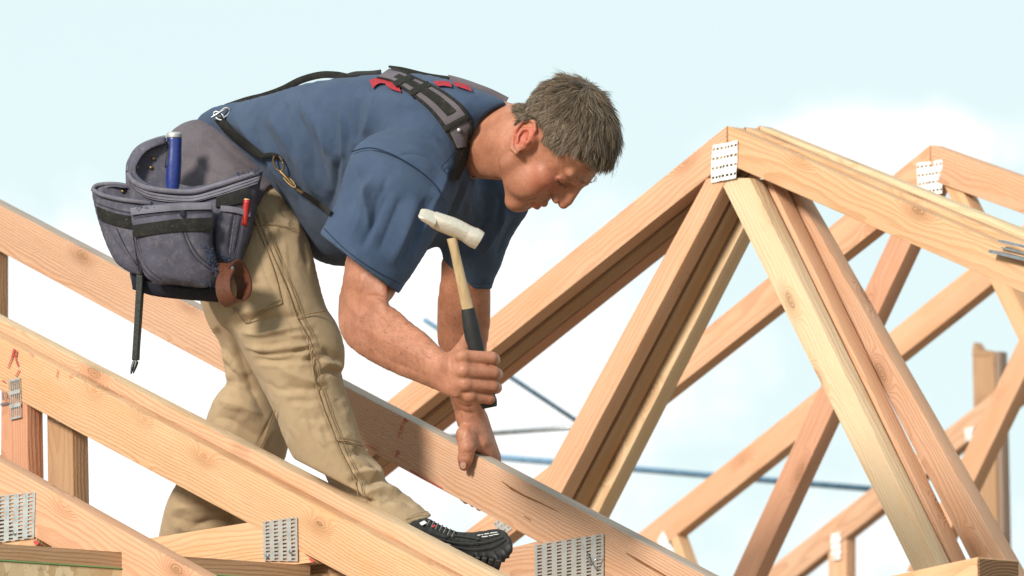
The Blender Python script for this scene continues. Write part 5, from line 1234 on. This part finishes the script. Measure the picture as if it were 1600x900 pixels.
# thumb nail, knuckle hair and forearm hair
nl = []
for a in range(12):
    t = 2*math.pi*a/12; x, y = 723.8+4.6*math.cos(t), 727+6*math.sin(t); nl.append(P(x, y, w_at(VHL, 724, 726)-.25*((x-724)**2+(y-727)**2)**.5*.55+1.0))
nl.append(P(723.5, 727, w_at(VHL, 724, 726)+1.3)); me = mesh('thumb_nail', W_(np.array(nl))-np.array(ORG)[None], [(i, (i+1) % 12, 12) for i in range(12)])
bm = bmesh.new(); bm.from_mesh(me); bmesh.ops.recalc_face_normals(bm, faces=bm.faces); bm.to_mesh(me); bm.free()
link('thumb_nail', me, plain('nail_keratin', (.40, .22, .16), .4), person, True)
def arm_hair(surf, boxes, n, dirn, L_):
    Nn = surf[1]; Vv = surf[0]; Nn = Nn if (Nn[Vv[:, 2].argmax()][2] > 0) else -Nn; p = PX(Vv); v_, f_ = [], []; r = np.random.RandomState(2)
    for (x0, y0, x1, y1) in boxes:
        idx = np.where((p[:, 0] > x0) & (p[:, 0] < x1) & (p[:, 1] > y0) & (p[:, 1] < y1) & (Nn[:, 2] > -.2))[0]
        for i in r.choice(idx, min(n, len(idx))):
            d = np.array(dirn)+r.normal(0, .35, 3); nn = Nn[i]; d = d-nn*(d@nn)*.75; d /= np.linalg.norm(d); l = L_*r.uniform(.5, 1.2); s = np.cross(d, nn)*.22; a = Vv[i]; m_ = a+d*l*.5+nn*1.3; e = a+d*l+nn*1.2
            k_ = len(v_); v_ += [a-s, a+s, m_+s*.7, m_-s*.7, e]; f_ += [(k_, k_+1, k_+2, k_+3), (k_+3, k_+2, k_+4)]
    me = mesh('arm_hair', W_(np.array(v_))-np.array(ORG)[None], f_); attr(me, 'tone', np.full(len(v_), .55)); o = link('arm_hair', me, M_HAIR, person); o['kind'] = 'stuff'
arm_hair((VFR, vnormals(VFR, QFR)), [(560, 480, 690, 600)], 420, (.8, .45, .3), 9)
arm_hair((VHL, vnormals(VHL, QHL)), [(685, 470, 765, 650)], 260, (-.1, .9, .1), 9)

M_STI = plain('grey_thread', (.20, .185, .20), .95, spec=.1); M_STD = plain('dark_thread', (.03, .028, .036), .95, spec=.1)
for off, m_ in ((7, M_STD), (11.5, M_STD)):
    stitch([(202, 272+off), (216, 289+off), (245, 299+off), (297, 303+off), (336, 294+off), (370, 283+off), (405, 271+off)], VM, m_, pouch, .5, 3.2)
for pts, sf, par in (([(206, 340), (250, 334), (290, 331), (331, 330)], VA, pk), ([(282, 352), (292, 380), (306, 404), (333, 424)], VA, pk), ([(286, 350), (297, 379), (312, 401), (334, 417)], VA, pk), ([(208, 372), (214, 400), (226, 424), (248, 440)], VA, pk), ([(212, 370), (219, 398), (231, 420), (252, 436)], VA, pk),
                     ([(149, 316), (180, 327), (210, 333), (236, 336)], VB, pkb), ([(212, 362), (217, 395), (221, 425)], VB, pkb), ([(207, 362), (212, 395), (217, 424)], VB, pkb), ([(181, 355), (195, 385), (214, 415)], VB, pkb), ([(366, 333), (360, 370), (356, 405)], VC, pkc), ([(379, 336), (374, 370), (367, 405)], VC, pkc)):
    stitch(pts, sf, M_STD, par, .5, .25)

# ---- marks on the timber: red stamp ink, pencil, splits. Thin strokes lying on the faces
M_INK = plain('red_ink_mark', (.50, .06, .06), .8); M_PENC = plain('pencil_mark', (.10, .11, .14), .8); M_SPLIT = plain('split_shadow', (.20, .085, .03), .95)
def stroke(par, name, c, pts, hw, mat, lift=.0012):
    e = np.array(pts, float); d = np.gradient(e, axis=0); d /= np.maximum(np.linalg.norm(d, axis=1), 1e-6)[:, None]; nn = np.stack([-d[:, 1], d[:, 0]], 1)
    hws = np.full(len(e), hw) if np.isscalar(hw) else np.interp(np.linspace(0, 1, len(e)), np.linspace(0, 1, len(hw)), hw)
    V = [on_plane(*(e[i]+s*nn[i]*hws[i]), S_AX, c-lift)-Vector(par.location) for i in range(len(e)) for s in (-1, 1)]
    return [tuple(v) for v in V]
def marks(par, name, c, strokes, mat, lift=.0012):
    V, Fc = [], []
    for pts, hw in strokes:
        o = len(V); v = stroke(par, name, c, pts, hw, mat, lift); V += v; n = len(v)//2
        Fc += [(o+2*i, o+2*i+1, o+2*i+3, o+2*i+2) for i in range(n-1)]
    o = link(name, mesh(name, V, Fc), mat, par)
    if len(strokes) > 1: o['kind'] = 'stuff'
    return o
r3 = np.random.RandomState(11)
marks(t2, 'ink_mark', C2, [([(634, 653), (629, 662)], 1.0), ([(631, 655), (636, 658)], .8), ([(627, 663), (625, 673)], .9), ([(624, 674), (622, 684)], .6), ([(621, 703), (618, 715)], [1.4, .8])] +
      [([(x, y), (x+1.6, y+1.2)], .5) for x, y in ((573, 640), (586, 655), (596, 668), (608, 681), (612, 705), (590, 690), (580, 672), (597, 676), (604, 660))], M_INK)
marks(t2, 'ink_mark', C2, [([(573, 695), (590, 704)], .5), ([(640, 734), (664, 748), (690, 762)], .7)], M_INK)
marks(t2, 'split', C2, [([(784, 752), (800, 764), (820, 775), (845, 786), (872, 799)], [.4, 1.6, 1.1, .9, .3]), ([(818, 806), (828, 812)], .6), ([(978, 864), (1000, 877), (1030, 894), (1060, 912)], [.4, 1.6, 1.4, .4])], M_SPLIT)
marks(t1, 'ink_mark', C1, [([(22, 545), (18, 560), (12, 575)], [1.6, 1.0, .6]), ([(26, 548), (24, 560), (28, 572)], [1.2, .8, 1.0]), ([(20, 556), (26, 556)], .8), ([(3, 594), (8, 597)], .9), ([(30, 578), (24, 588)], .8), ([(90, 578), (88, 590)], .5), ([(110, 584), (108, 590), (116, 584)], .4), ([(46, 552), (52, 556)], .5)], M_INK)
marks(t1, 'pencil_mark', C1+.003, [([(3, 612), (3.5, 624)], .7), ([(6, 614), (10, 613), (8, 624), (6, 625)], .6), ([(12, 619), (13, 624)], .6), ([(0, 633), (14, 630)], 1.0), ([(0, 631), (14, 628)], .6)], M_PENC, .0024)
marks(t0, 'ink_mark', C0+.003, [([(54, 845), (58, 851)], 3.0)], M_INK, .0036)
marks(t1, 'ink_mark', C1+.004, [([(484, 873), (490, 878)], 2.0)], M_INK, .0036)
# bent nail left in the big plate
bn = thing('bent_nail', 'bent nail sticking out of the large plate at bottom centre', 'nail', on_plane(920, 866, S_AX, C2))
q = [on_plane(918, 864, S_AX, C2-.002), on_plane(920, 874, S_AX, C2-.012), on_plane(924, 883, S_AX, C2-.018), on_plane(928, 877, S_AX, C2-.02), on_plane(937, 868, S_AX, C2-.012)]
me = tube_mesh('nail_shank', q, .0017, 8); me.transform(Matrix.Translation(-Vector(bn.location))); link('nail_shank', me, M_STEEL, bn, True)
body_me = np_mesh('body', np.concatenate(bodyV)-np.array(ORG)[None], np.concatenate(bodyQ)); _f = np.zeros(len(body_me.vertices)); _f[:len(FLUSH)] = FLUSH; attr(body_me, 'flush', _f); body = link('body', body_me, M_SKIN, person)
